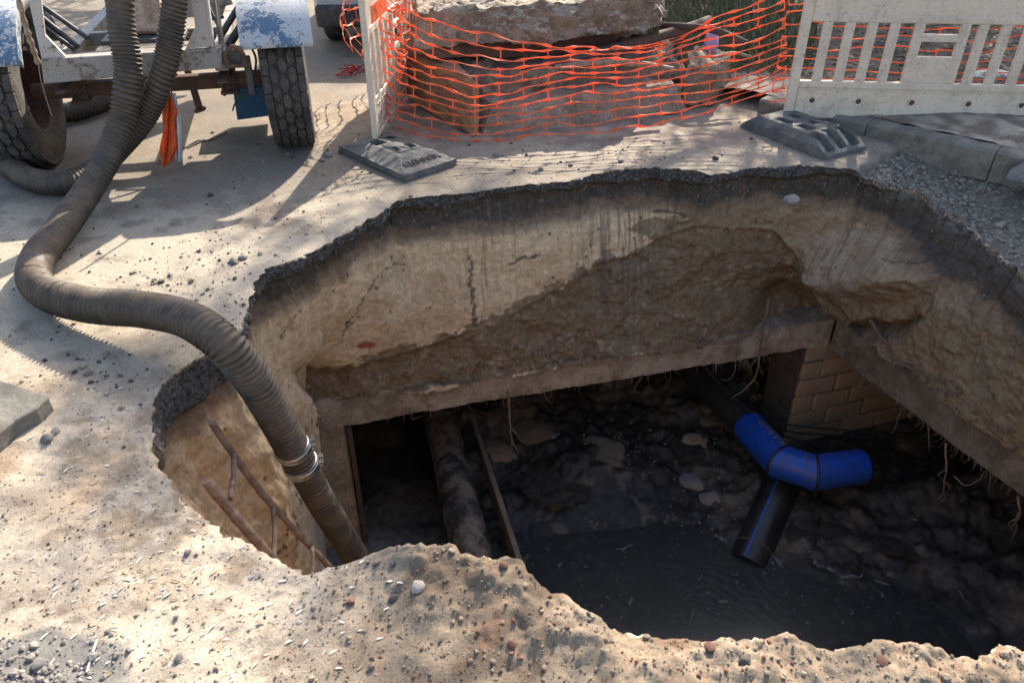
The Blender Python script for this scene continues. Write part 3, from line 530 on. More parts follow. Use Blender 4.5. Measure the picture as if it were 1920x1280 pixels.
# trench pipe and channel plate
tp = empty('lagged_pipe', (0, 0, 0), 0, 'old tarred pipe with cracked lagging running under the long concrete beam', 'pipe')
a = Vector(G(815, 740, -2.62)); b = Vector(G(893, 1075, -2.62)); b2_ = b + (b - a) * 0.35
pts, tl = resample([a - (b - a) * 0.5, b2_], 0.03); nzr = fbm(pts, 6, 3, 120)
m_ = MB(); m_.tube(pts, [0.155 + 0.008 * x for x in nzr], 28, rfun=lambda i, t: 1 + 0.03 * float(vnoise(np.array([i * 0.25, math.cos(t) * 2.0, math.sin(t) * 2.0]), 5))); m_.build('lagging', M['lag'], tp, smooth=60)
m_ = MB(); m_.tube([pts[0], pts[-1]], 0.11, 20); m_.build('steel_core', M['dark'], tp, smooth=40)
m_ = MB(); a1 = Vector(G(878, 770, -2.60)); b1 = Vector(G(975, 1068, -2.60)); dx = (b1 - a1); a1 = a1 - dx * 0.5; b1 = b1 + dx * 0.3
sd = Vector((-dx.y, dx.x, 0)).normalized() * 0.045
m_.prism([a1, b1, b1 + sd, a1 + sd], (0, 0, -0.42)); tag(m_.build('channel_wall', M['concrete2'], bevel=0.006), 'thin wet concrete channel wall standing right of the tarred pipe', 'channel wall')

# ------------------------------------------------------------------ blue elbow and black pipe
el = empty('pipe_elbow', tuple(G(1495, 878, -2.35)), 0, 'bright blue segmented plastic pipe elbow above the water', 'pipe elbow')
L0 = Vector(el.location)
ep = [Vector(G(1404, 800, -2.40)), Vector(G(1462, 865, -2.36)), Vector(G(1527, 886, -2.34)), Vector(G(1612, 874, -2.34))]; rad = 0.145
for k in range(3):
    A_, B_ = ep[k] - L0, ep[k+1] - L0; m_ = MB(); n = 32; t0 = (B_ - A_).normalized()
    def plane_n(i):
        if i == 0: return (ep[1] - ep[0]).normalized()
        if i == 3: return (ep[3] - ep[2]).normalized()
        return ((ep[i] - ep[i-1]).normalized() + (ep[i+1] - ep[i]).normalized()).normalized()
    vs_ = []; ax = Vector((0, 0, 1)); ax = (ax - t0 * ax.dot(t0)).normalized(); bx_ = t0.cross(ax)
    for (pt, nrm) in ((A_, plane_n(k)), (B_, plane_n(k+1))):
        for i in range(n):
            o = (ax * math.cos(2*math.pi*i/n) + bx_ * math.sin(2*math.pi*i/n)) * rad; p = pt + o; p = p - t0 * ((p - pt).dot(nrm) / t0.dot(nrm)); vs_.append(p)
    fs_ = [(i, (i+1) % n, n + (i+1) % n, n + i) for i in range(n)]
    if k == 0: fs_.append(tuple(range(n))[::-1])
    if k == 2:
        base = len(vs_)
        for sc_, fw_ in ((0.97, 0.02), (0.86, 0.035), (0.80, 0.036), (0.78, -0.05)):
            for i in range(n): vs_.append(B_ + (vs_[n + i] - B_) * sc_ + t0 * fw_)
        for rgi in range(4):
            s0 = n + rgi * n; s1 = s0 + n; fs_ += [(s0 + i, s0 + (i+1) % n, s1 + (i+1) % n, s1 + i) for i in range(n)]
        fs_.append(tuple(range(base + 3*n, base + 4*n)))
    m_.add(vs_, fs_); m_.build('pipe_segment', M['bluepipe'], el, smooth=50)
for k in (1, 2):
    nrm = ((ep[k] - ep[k-1]).normalized() + (ep[k+1] - ep[k]).normalized()).normalized(); t0 = (ep[k] - ep[k-1]).normalized(); ax = Vector((0, 0, 1)); ax = (ax - t0 * ax.dot(t0)).normalized(); bx_ = t0.cross(ax); loop = []
    for i in range(33):
        o = (ax * math.cos(2*math.pi*i/32) + bx_ * math.sin(2*math.pi*i/32)) * (rad + 0.001); p = ep[k] - L0 + o; pt = ep[k] - L0; loop.append(p - t0 * ((p - pt).dot(nrm) / t0.dot(nrm)))
    MB().tube(loop, 0.011, 8).build('weld_bead', M['blackpipe'], el, smooth=60)
m_ = MB()
for i in range(120):
    k = random.choice((0, 0, 1)); t = random.uniform(.25, 1) if k == 0 else random.uniform(0.6, 1.1); p = ep[k].lerp(ep[k+1], t) - L0; a_ = random.gauss(-0.25 if k == 0 else 0.0, 0.22); s = random.uniform(0.003, 0.009)
    t0 = (ep[k+1] - ep[k]).normalized(); ax = Vector((0, 0, 1)); ax = (ax - t0 * ax.dot(t0)).normalized(); bx_ = t0.cross(ax); nr = ax * math.cos(a_) + bx_ * math.sin(a_)
    m_.box(p + nr * (rad + 0.001), (s * 2, s * 1.4, 0.004), nr.to_track_quat('Z', 'Y').to_matrix())
o = m_.build('dirt_crust', M['clay'], el); tag(o, kind='stuff')
bp = empty('black_pipe', tuple(G(1412, 1030, -2.85)), 0, 'black plastic pipe with a blue stripe running from the blue elbow into the water', 'pipe')
L0b = Vector(bp.location); pa = Vector(G(1400, 1060, -2.95)); pb = Vector(G(1472, 892, -2.66)); pb2 = pb
m_ = MB(); dirp = (pb - pa).normalized(); m_.lathe([(0.10, 0), (0.150, 0), (0.155, 0.01), (0.155, (pb2 - pa).length)], frame(pa - L0b, dirp), 36); m_.build('pipe_wall', M['blackpipe'], bp, smooth=50)
sidev = dirp.cross(Vector((0, 0, 1))).normalized(); upn = sidev.cross(dirp).normalized(); nr = (upn * 0.93 - sidev * 0.15).normalized()
m_ = MB(); wv = dirp.cross(nr).normalized() * 0.006; s0 = pa - L0b + nr * 0.1555; s1 = pb2 - L0b + nr * 0.1555; m_.prism([s0 - wv, s0 + wv, s1 + wv, s1 - wv], nr * 0.002); m_.build('stripe', M['stripe'], bp)
lp = [pa + dirp * 0.16 - L0b + (upn * math.cos(2*math.pi*i/40) + sidev * math.sin(2*math.pi*i/40)) * 0.157 for i in range(41)]; MB().tube(lp, 0.0035, 5).build('scum_ring', M['clay'], bp)
m_ = MB(); d1 = (ep[0] - ep[1]).normalized(); m_.tube([ep[0], ep[0] + Vector((-0.16, 0.35, 0.0)), ep[0] + Vector((-0.9, 2.2, 0.05))], 0.12, 24); o = m_.build('black_pipe', M['matblack'], smooth=50)
tag(o, 'black plastic pipe leading from the blue elbow back into the dark chamber', 'pipe')
for k, (pp, lb) in enumerate([
    ([(1340, 742, 5.9), (1400, 772, 5.5), (1480, 796, 5.25), (1600, 808, 5.2), (1720, 826, 5.2)], 'uppermost thin black cable crossing in front of the brick pier'),
    ([(1350, 755, 5.9), (1420, 790, 5.5), (1475, 808, 5.25), (1560, 815, 5.2), (1650, 818, 5.2)], 'middle thin black cable sagging over the blue elbow'),
    ([(1345, 748, 5.9), (1440, 800, 5.4), (1475, 818, 5.2), (1530, 834, 5.1), (1640, 858, 5.1)], 'lowest thin black cable ending just behind the blue elbow')]):
    m_ = MB(); m_.tube(catmull([V(*p) for p in pp], 10), 0.010, 6); tag(m_.build('cable', M['matblack'], smooth=60), lb, 'cable', 'black cables by the elbow')

# ------------------------------------------------------------------ suction hoses
def hose_mesh(pts, r, pitch=0.027, n=26, amp=0.068):
    P, t = resample(catmull(pts, 16), pitch / 5); m_ = MB(); wob = fbm(P, 3.2, 3, 130); ph = (t / pitch + wob * 2.0) * 2 * math.pi; fl = fbm(P, 5, 3, 131); am = np.clip(1 + 1.3 * fbm(P, 2.2, 2, 132), .35, 1.5)
    m_.tube(P, r, n, True, rfun=lambda i, a: 1 + 0.03 * fl[i] * math.cos(2 * a) + amp * am[i] * max(-0.6, math.cos(ph[i] + a))); return m_, P
hs = empty('suction_hose', tuple(G(110, 520, 0.0)), 0, 'long dusty black ribbed hose bending over the ground and down into the pit', 'hose')
Lh = Vector(hs.location)
H1 = [V(205, -190, 5.2), V(222, -60, 5.1), V(228, 50, 5.0), V(240, 130, 4.93), V(232, 215, 4.84), V(205, 290, 4.68), V(165, 358, 4.50), G(112, 432, .10), G(72, 482, .095), G(64, 522, .10), G(95, 553, .11), G(170, 572, .14), G(265, 580, .18), G(350, 598, .20), G(420, 645, .15), G(478, 715, -.08), G(522, 790, -.38), G(560, 862, -.68)]
m_, _ = hose_mesh([Vector(p) - Lh for p in H1], 0.081); m_.build('ribbed_hose', M['hose'], hs, smooth=80)
H1b = [G(543, 830, -.55), G(560, 862, -.68), G(606, 945, -1.08), G(668, 1045, -1.62), G(735, 1150, -2.2), G(790, 1230, -2.8)]
m_, _ = hose_mesh([Vector(p) - Lh for p in H1b], 0.077); m_.build('ribbed_hose', M['hose'], hs, smooth=80)
ha = Vector(G(546, 836, -.575)); hb = Vector(G(567, 876, -.745)); hd = (hb - ha).normalized()
m_ = MB(); m_.tube([ha - Lh, hb - Lh], 0.0855, 28); m_.build('coupling_sleeve', M['blackpipe'], hs, smooth=50)
for k, cpt in enumerate((ha + hd * 0.02, hb - hd * 0.02)):
    m_ = MB(); fm = frame(cpt - Lh, hd); m_.lathe([(0.086, -0.027), (0.091, -0.025), (0.0905, -0.01), (0.093, -0.006), (0.093, 0.006), (0.0905, 0.01), (0.091, 0.025), (0.086, 0.027)], fm, 40)
    o = m_.build('hose_clamp', M['chrome'], hs, smooth=30)
    b_ = MB(); bd = (Vector((0.9, 0.2, 0.35)) - hd * hd.dot(Vector((0.9, 0.2, 0.35)))).normalized(); bc = cpt - Lh + bd * 0.102; rm = bd.to_track_quat('Z', 'Y').to_matrix()
    tang = hd.cross(bd).normalized(); b_.box(bc + tang * 0.02, (0.03, 0.012, 0.03), rm); b_.box(bc - tang * 0.02, (0.03, 0.012, 0.03), rm); b_.tube([bc - tang * 0.05, bc + tang * 0.05], 0.005, 8); b_.tube([bc + tang * 0.042, bc + tang * 0.055], 0.010, 6)
    b_.build('clamp_bolt', M['kerb'], o, bevel=0.002)
H2 = [V(345, -170, 5.25), V(333, -50, 5.18), V(322, 50, 5.12), V(308, 130, 5.05), V(275, 212, 5.02), V(228, 272, 4.98), G(175, 322, .10), G(115, 343, .09), G(55, 335, .09), G(0, 298, .09), G(-55, 262, .09), G(-110, 245, .09), G(-100, 224, .09), G(-30, 219, .09), G(50, 219, .09), G(128, 212, .09), G(205, 186, .09), G(275, 150, .10), G(300, 120, .10), G(345, 96, .10)]
h2 = empty('suction_hose', tuple(G(110, 340, 0)), 0, 'second black ribbed hose curling round the left trailer wheel', 'hose')
m_, _ = hose_mesh([Vector(p) - Vector(h2.location) for p in H2], 0.076); m_.build('ribbed_hose', M['hose'], h2, smooth=80)

# ------------------------------------------------------------------ trailer
TA = R_(14.3); tr = empty('pump_trailer', (-2.55, 5.6, 0), TA, 'old grey and blue two wheeled pump trailer carrying the hoses', 'trailer')
TM = Matrix.Translation((-2.55, 5.6, 0)) @ Matrix.Rotation(TA, 4, 'Z'); TI = TM.inverted()
def TL(px, py, c):                              # trailer-local point on plane local y = c seen at a pixel
    a = TI @ Vector(CP); dr = TI.to_3x3() @ Vector(ray(px, py)); return a + dr * ((c - a.y) / dr.y)
def make_wheel(x, side):
    wh = bpy.data.objects.new('wheel', None); COL.objects.link(wh); wh.parent = tr; wh.location = (x, 0, 0.51); wh.empty_display_size = 0.1
    fm = frame((0, 0, 0), (side, 0, 0)); w2 = 0.145
    m_ = MB(); m_.lathe([(0.27, -w2*0.75), (0.31, -w2), (0.40, -w2*1.06), (0.47, -w2*0.99), (0.488, -w2*0.8), (0.492, 0), (0.488, w2*0.8), (0.47, w2*0.99), (0.40, w2*1.06), (0.31, w2), (0.27, w2*0.75)], fm, 64, True); m_.build('tyre', M['tyre'], wh, smooth=45)
    m_ = MB(); nb_ = 27
    for k in range(nb_):
        for row, (ox, wd, tw) in enumerate([(-0.118, 0.050, 0.0), (-0.060, 0.052, 0.5), (0.0, 0.052, 0.0), (0.060, 0.052, 0.5), (0.118, 0.050, 0.0)]):
            a_ = 2*math.pi*(k + tw)/nb_; L_ = 2*math.pi*0.5/nb_*0.46; rad_ = 0.503 - (0.012 if abs(ox) > 0.1 else 0)
            e_ = Vector((0, math.cos(a_), math.sin(a_))); tg = Vector((0, -math.sin(a_), math.cos(a_))); xx = Vector((1, 0, 0)); hx = wd/2
            hexp = [(-hx, -L_*0.55), (0, -L_*1.05), (hx, -L_*0.55), (hx, L_*0.55), (0, L_*1.05), (-hx, L_*0.55)] if abs(ox) < 0.1 else [(-hx, -L_), (hx, -L_), (hx, L_), (-hx, L_)]
            m_.prism([e_ * (rad_ - 0.02) + xx * (ox + p) + tg * q_ for p, q_ in hexp], e_ * 0.030)
    o = m_.build('tread', M['tyre'], wh, bevel=0.003, seg=1); tag(o, kind='stuff')
    m_ = MB(); m_.lathe([(0.275, -0.11), (0.285, -0.13), (0.26, -0.12), (0.25, 0.02), (0.13, 0.05), (0.12, 0.10), (0.0005, 0.11)], fm, 32); m_.lathe([(0.275, 0.13), (0.285, 0.14), (0.25, 0.11), (0.25, 0.02)], fm, 32); m_.build('rim', M['rust'], wh, smooth=40)
    for k in range(8):
        a_ = 2*math.pi*k/8; c_ = fm @ Vector((0.17*math.cos(a_), 0.17*math.sin(a_), 0.05)); MB().tube([c_, fm @ Vector((0.17*math.cos(a_), 0.17*math.sin(a_), 0.085))], 0.018, 6).build('wheel_nut', M['rust'], wh)
make_wheel(0.905, 1); make_wheel(-0.905, -1)
m_ = MB(); m_.tube([(-0.8, 0, 0.50), (0.8, 0, 0.50)], 0.055, 12); m_.box((0, 0, 0.50), (1.5, 0.08, 0.10)); m_.build('axle', M['rust'], tr, bevel=0.006)
a = TL(78, 128, -0.42); b = TL(418, 110, -0.42); zc = (a.z + b.z) / 2 - 0.0
m_ = MB(); m_.prism([TL(76, 112, -.42), TL(418, 90, -.42), TL(415, 128, -.42), TL(82, 158, -.42)], (0, 0.10, 0)); m_.build('rear_beam', M['grey_metal'], tr, bevel=0.006)
for x in (-0.5, 0.5):
    m_ = MB(); m_.box((x, 0.9, 0.70), (0.09, 2.42, 0.13)); m_.build('side_rail', M['grey_metal'], tr, bevel=0.006)
    for k in range(5):
        MB().box((x, 0.0, 0.60 - k * 0.013), (0.06, 0.95 - k * 0.16, 0.011)).build('spring_leaf', M['rust'], tr)
    m_ = MB()
    for dy in (-0.06, 0.06):
        m_.tube([(x - 0.045, dy, 0.40), (x - 0.045, dy, 0.64)], 0.010, 8); m_.tube([(x + 0.045, dy, 0.40), (x + 0.045, dy, 0.64)], 0.010, 8)
    m_.box((x, 0, 0.425), (0.13, 0.17, 0.022)); m_.build('spring_clamp', M['rust'], tr, bevel=0.003)
for y_ in (0.55, 1.5): MB().box((0, y_, 0.72), (0.95, 0.08, 0.09)).build('cross_member', M['grey_metal'], tr, bevel=0.005)
MB().box((0, -0.2, 0.745), (0.95, 0.34, 0.012)).build('deck_plate', M['grey_metal'], tr, bevel=0.003)
m_ = MB(); m_.prism([TL(40, -60, -.40), TL(70, -60, -.40), TL(84, 66, -.40), TL(124, 108, -.40), TL(78, 112, -.40)], (0, 0.03, 0)); m_.build('upright_plate', M['white_metal'], tr, bevel=0.004)
m_ = MB(); m_.prism([TL(348, -60, -.40), TL(376, -60, -.40), TL(399, 88, -.40), TL(348, 92, -.40), TL(366, 50, -.40)], (0, 0.03, 0)); m_.prism([TL(376, -60, -.41), TL(382, -60, -.41), TL(402, 90, -.41), TL(396, 90, -.41)], (0, 0.08, 0)); m_.build('upright_plate', M['white_metal'], tr, bevel=0.004)
for (a, b, c0, c1, r) in [((66, 2), (165, 72), 0.2, 0.05, .017), ((72, 28), (145, 88), 0.2, 0.0, .020), ((78, 48), (138, 92), 0.1, -0.05, .016), ((468, -20), (415, 66), 0.1, -0.1, .022), ((480, 8), (428, 86), 0.1, -0.1, .028), ((384, 0), (420, 70), 0.3, 0.2, .012), ((402, -10), (415, 88), 0.2, -0.2, .016), ((372, 40), (420, 32), 0.3, 0.3, .012)]:
    MB().tube([TL(*a, c0), TL(*b, c1)], r, 10).build('strut', M['dark'], tr, smooth=50)
m_ = MB(); m_.tube([TL(352, 132, .1), TL(374, 203, .0)], 0.026, 14); e_ = TL(374, 204, 0.); m_.tube([e_, e_ + Vector((0.004, 0, -0.016))], 0.045, 14); m_.build('prop_leg', M['rust'], tr, smooth=40)
bx0 = TL(436, 165, .32); bx1 = TL(521, 160, .32); bx2 = TL(519, 216, .32); bx3 = TL(445, 226, .32)
m_ = MB(); m_.prism([bx0, bx1, bx2, bx3], (0, 0.30, 0)); tb = m_.build('tool_box', M['bluebox'], tr, bevel=0.008)
m_ = MB(); m_.prism([bx0 + Vector((-.01, -.012, .005)), bx1 + Vector((.01, -.012, .005)), bx1 + Vector((.01, -.012, .03)), bx0 + Vector((-.01, -.012, .03))], (0, 0.325, 0)); m_.build('box_lid', M['bluebox'], tb, bevel=0.004)
MB().box((bx1 + Vector((-0.06, 0.15, 0.1))), (0.03, 0.03, 0.28)).build('hanger', M['rust'], tb)
def mudguard(x0, x1, rg, a0, a1, sgn):
    nA = 26; v = []; 
    for i in range(nA):
        a_ = R_(a0 + (a1 - a0) * i / (nA - 1)); rr_ = rg
        for xx, dr in ((x0, -0.07), (x0, 0), ((x0 + x1) / 2, 0.015), (x1, 0), (x1, -0.07)): v.append((xx, math.cos(a_) * (rr_ + dr), 0.51 + math.sin(a_) * (rr_ + dr)))
    m_ = MB(); m_.add(v, [(i*5 + k, i*5 + k + 1, i*5 + 6 + k, i*5 + 5 + k) for i in range(nA - 1) for k in range(4)]); o = m_.build('mudguard', M['bluewhite'], tr, smooth=35)
    s = o.modifiers.new('solid', 'SOLIDIFY'); s.thickness = 0.006
    e0 = R_(a0); y0 = math.cos(e0) * rg; z0 = 0.51 + math.sin(e0) * rg
mudguard(0.66, 1.13, 0.60, 150, 20, 1); mudguard(-1.13, -0.66, 0.60, 152, 20, -1)
m_ = MB(); pz = TL(272, 66, 0.25); m_.box((pz.x, 0.35, pz.z + 0.24), (0.30, 0.26, 0.48)); m_.build('pump_housing', M['cream'], tr, bevel=0.05, seg=4)
m_ = MB(); m_.box((pz.x, 0.25, pz.z - 0.015), (0.55, 0.3, 0.03)); m_.box((pz.x - .18, 0.5, pz.z + 0.15), (0.1, 0.3, 0.36)); m_.build('engine_mount', M['dark'], tr, bevel=0.006)
m_ = MB(); m_.lathe([(0.0005, -0.78), (0.25, -0.74), (0.36, -0.64), (0.38, -0.55), (0.38, 0.55), (0.36, 0.64), (0.25, 0.74), (0.0005, 0.78)], frame((0.05, 1.95, 1.45), (0, 1, 0)), 40); m_.build('shade_tank', M['bluewhite'], tr, smooth=40)  # unseen machine body, added above the view and sized for its cast shade
for y_ in (1.45, 2.4):
    m_ = MB(); m_.prism([(-0.42, y_, 0.76), (0.52, y_, 0.76), (0.40, y_, 1.22), (-0.30, y_, 1.22)], (0, 0.05, 0)); m_.build('tank_cradle', M['grey_metal'], tr, bevel=0.004)
# drawbar coupling / shackle
sh = TL(443, 116, -0.47); m_ = MB(); m_.box((sh.x, -0.40, sh.z + 0.02), (0.10, 0.13, 0.11)); m_.box((sh.x + .06, -0.36, sh.z - 0.12), (0.05, 0.05, 0.26)); m_.build('hitch_block', M['dark'], tr, bevel=0.01)
m_ = MB(); m_.tube(catmull([sh + Vector(q) for q in ((-.05, -.03, -.02), (-.055, -.05, .06), (0, -.06, .11), (.055, -.05, .06), (.05, -.03, -.02))], 8), 0.014, 10); m_.tube([sh + Vector((-.075, -.03, -.02)), sh + Vector((.075, -.03, -.02))], 0.014, 10); m_.build('shackle', M['rust'], tr, smooth=60)
m_ = MB(); m_.tube(catmull([TL(458, 82, -.3), TL(472, 92, -.3), TL(480, 112, -.28), TL(478, 135, -.25)], 8), 0.008, 8); m_.build('air_line', M['dark'], tr, smooth=60)
m_ = MB(); m_.tube(catmull([TL(470, 168, -.1), TL(455, 182, -.12), TL(442, 192, -.12), TL(436, 208, -.12)], 8), 0.006, 8); m_.build('air_line', M['leaf'], tr, smooth=60)
ropeP = [TL(28, -30, -.62), TL(45, 40, -.62), TL(58, 80, -.60), TL(72, 120, -.58), TL(78, 155, -.55), TL(97, 218, -.52)]
m_ = MB(); m_.tube(catmull(ropeP[:4], 8), [0.016 + 0.004 * math.sin(i * 1.7) for i in range(25)], 8); m_.tube(catmull(ropeP[3:], 8), 0.004, 5); tag_o = m_.build('rope', M['pole'], smooth=60); tag_o.matrix_world = TM; tag(tag_o, 'frayed tan rope hanging from the trailer over its left wheel', 'rope')
m_ = MB(); m_.tube(catmull([TL(405, -20, -.5), TL(412, 40, -.5), TL(418, 78, -.48), TL(414, 92, -.47)], 8), 0.008, 6); o = m_.build('rope', M['pole'], smooth=60); o.matrix_world = TM; tag(o, 'thin tan rope hanging beside the right trailer upright', 'rope')
# orange rag
def cloth(name, pts_l, pts_r, m, parent=None, amp=0.012, n=40, k=14, seed=1, loc=None):
    v = []; Lp = catmull(pts_l, 10); Rp = catmull(pts_r, 10); n = len(Lp)
    for i in range(n):
        for j in range(k + 1):
            f = j / k; p = Lp[i].lerp(Rp[i], f); p.y += amp * math.sin(f * 11 + seed + i * 0.10) + 0.5 * amp * math.sin(f * 23 + i * 0.2); v.append(tuple(p))
    o = np_mesh(name, v, grid_faces(n, k + 1), m, parent); s = o.modifiers.new('solid', 'SOLIDIFY'); s.thickness = 0.003; return o
rg = empty('rag', tuple(V(322, 250, 5.15)), 0, 'torn orange and grey cloth strip hanging under the trailer behind the hose', 'rag')
Lr = Vector(rg.location); VV = lambda x, y, Y: Vector(V(x, y, Y)) - Lr
cloth('orange_strip', [VV(313, 175, 5.2), VV(304, 212, 5.16), VV(309, 240, 5.14), VV(303, 275, 5.12), VV(306, 314, 5.1)], [VV(322, 174, 5.2), VV(330, 205, 5.16), VV(326, 240, 5.14), VV(333, 275, 5.12), VV(322, 303, 5.1)], M['rag'], rg, 0.032)
cloth('grey_strip', [VV(322, 175, 5.24), VV(326, 215, 5.2), VV(328, 260, 5.16), VV(331, 303, 5.14)], [VV(329, 175, 5.24), VV(336, 215, 5.2), VV(341, 260, 5.16), VV(344, 303, 5.14)], M['ragw'], rg, 0.012, seed=3)
cloth('orange_knot', [VV(281, 97, 5.36), VV(284, 110, 5.34), VV(287, 128, 5.33)], [VV(296, 96, 5.36), VV(294, 112, 5.34), VV(292, 130, 5.33)], M['rag'], rg, 0.02, seed=5)

# ------------------------------------------------------------------ foot plates
def height_plate(name, Lx, Wy, hf, m, label, loc, rz, group, nx=240, ny=130, tilt=(0, 0)):
    xs = np.linspace(-Lx/2, Lx/2, nx); ys = np.linspace(-Wy/2, Wy/2, ny); X_, Y_ = np.meshgrid(xs, ys); Z_ = hf(X_, Y_) + fbm(np.stack([X_, Y_, 0*X_], -1), 30, 3, 5) * 0.002
    v = np.stack([X_, Y_, Z_], -1).reshape(-1, 3); f = grid_faces(ny, nx); b0 = len(v)
    ring = [i for i in range(nx)] + [(r+1)*nx - 1 for r in range(1, ny)] + [(ny-1)*nx + i for i in range(nx - 2, -1, -1)] + [r*nx for r in range(ny - 2, 0, -1)]
    low = v[ring].copy(); low[:, 2] = 0.0; low[:, :2] *= 1.005; v = np.r_[v, low]; n = len(ring); sk = np.array([(ring[i], b0 + i, b0 + (i+1) % n, ring[(i+1) % n]) for i in range(n)])
    root = empty(name, loc, rz, label, 'foot plate', group); root.rotation_euler = (tilt[0], tilt[1], rz)
    o = np_mesh('rubber_body', v, np.r_[f, sk], m, root); o.data.set_sharp_from_angle(angle=R_(35)); return root
def rect(X_, Y_, x0, x1, y0, y1, s=0.004): return sstep(x0, x0 + s, X_) * sstep(x1, x1 - s, X_) * sstep(y0, y0 + s, Y_) * sstep(y1, y1 - s, Y_)
def hfA(X_, Y_):
    L, Wd = 0.82, 0.46; ex = np.minimum(X_ + L/2, L/2 - X_); ey = np.minimum(Y_ + Wd/2, Wd/2 - Y_)
    h = np.minimum(0.045 + np.clip(ex - 0.02, 0, 9) * 0.22, 0.045 + np.clip(ey - 0.01, 0, 9) * 0.42); h = np.minimum(h, 0.092)
    h -= 0.06 * rect(X_, Y_, -0.24, -0.10, -0.10, 0.0) + 0.05 * rect(X_, Y_, -0.28, -0.14, 0.06, 0.13) + 0.05 * rect(X_, Y_, 0.02, 0.12, 0.05, 0.12) + 0.05 * rect(X_, Y_, 0.02, 0.10, -0.06, -0.02) - 0.006 * rect(X_, Y_, -0.07, 0.15, -0.07, 0.15)
    return np.maximum(h, 0.012)
def hfB(X_, Y_):
    L, Wd = 0.86, 0.44; ex0 = X_ + L/2; ex1 = L/2 - X_; ey = np.minimum(Y_ + Wd/2, Wd/2 - Y_)
    h = np.minimum(np.minimum(0.03 + ex0 * 0.75, 0.03 + ex1 * 0.62), 0.075 + ey * 1.2); h = np.minimum(h, 0.13)
    for yc in (-0.135, 0.0, 0.135): h -= 0.055 * rect(X_, Y_, 0.20, 0.40, yc - 0.05, yc + 0.045, 0.006) * sstep(0.43, 0.36, X_)
    for x0, y0, wx, wy in ((-0.20, 0.02, 0.10, 0.08), (-0.18, -0.13, 0.14, 0.07), (0.0, 0.03, 0.07, 0.06), (0.02, -0.12, 0.13, 0.09), (-0.05, 0.14, 0.12, 0.03)): h -= 0.06 * rect(X_, Y_, x0, x0 + wx, y0, y0 + wy)
    h -= 0.05 * rect(X_, Y_, -0.14, -0.04, -0.23, -0.19, 0.01)
    return np.maximum(h, 0.012)
fpA = [np.array(G(*p)) for p in ((630, 284), (757, 342), (863, 312))]; cA = (fpA[0] + fpA[2]) / 2; uA = fpA[1] - fpA[0]; print('plateA', np.linalg.norm(uA), np.linalg.norm(fpA[2] - fpA[1]), cA)
rzA = math.atan2(uA[1], uA[0])
plA = height_plate('foot_plate', 0.82, 0.46, hfA, M['rubber'], 'grey rubber foot plate with raised lettering under the left barrier', (cA[0], cA[1], 0.004), rzA, 'rubber barrier feet')
fpB = [np.array(G(*p)) for p in ((1382, 243), (1525, 298), (1627, 280))]; cB = (fpB[0] + fpB[2]) / 2; uB = fpB[1] - fpB[0]; print('plateB', np.linalg.norm(uB), np.linalg.norm(fpB[2] - fpB[1]), cB)
rzB = math.atan2(uB[1], uB[0])
plB = height_plate('foot_plate', 0.86, 0.44, hfB, M['rubber'], 'dark rubber foot plate with scooped end under the white slatted barrier', (cB[0], cB[1], 0.004), rzB, 'rubber barrier feet')
plC = height_plate('foot_plate', 0.86, 0.44, hfB, M['rubber'], 'rubber foot plate cut by the right picture edge beside the kerb', (float(G(1993,322)[0]), float(G(1993,322)[1]), -0.03), rzB + R_(100), 'rubber barrier feet', tilt=(R_(0), R_(0)))
for p_ in (plB,):
    m_ = MB()
    for x_, y_ in ((-0.31, 0.16), (0.16, 0.17)): m_.lathe([(0.0005, 0.010), (0.028, 0.010), (0.031, 0.0)], Matrix.Translation((x_, y_, 0.118)), 18)
    m_.build('stud', M['rubber'], p_, smooth=40)
fc = bpy.data.curves.new('lettering', 'FONT'); fc.body = 'KLEMMFIX'; fc.size = 0.085; fc.extrude = 0.003; fc.align_x = 'CENTER'; fc.align_y = 'CENTER'
fo = bpy.data.objects.new('lettering', fc); COL.objects.link(fo); fo.parent = plA; fc.materials.append(M['stone3'])
fo.location = (0.31, 0.0, 0.069); fo.rotation_euler = (0, R_(19.8), 0); 
fo.rotation_euler = (Matrix.Rotation(R_(12.4), 3, 'Y') @ Matrix.Rotation(R_(90), 3, 'Z')).to_euler()
fo.scale = (0.80, 0.9, 1); bpy.context.view_layer.update(); lm = bpy.data.meshes.new_from_object(fo.evaluated_get(bpy.context.evaluated_depsgraph_get())); lo_ = link('lettering', lm, M['stone3'], plA); lo_.matrix_local = fo.matrix_local; bpy.data.objects.remove(fo); lo_.name = 'lettering'

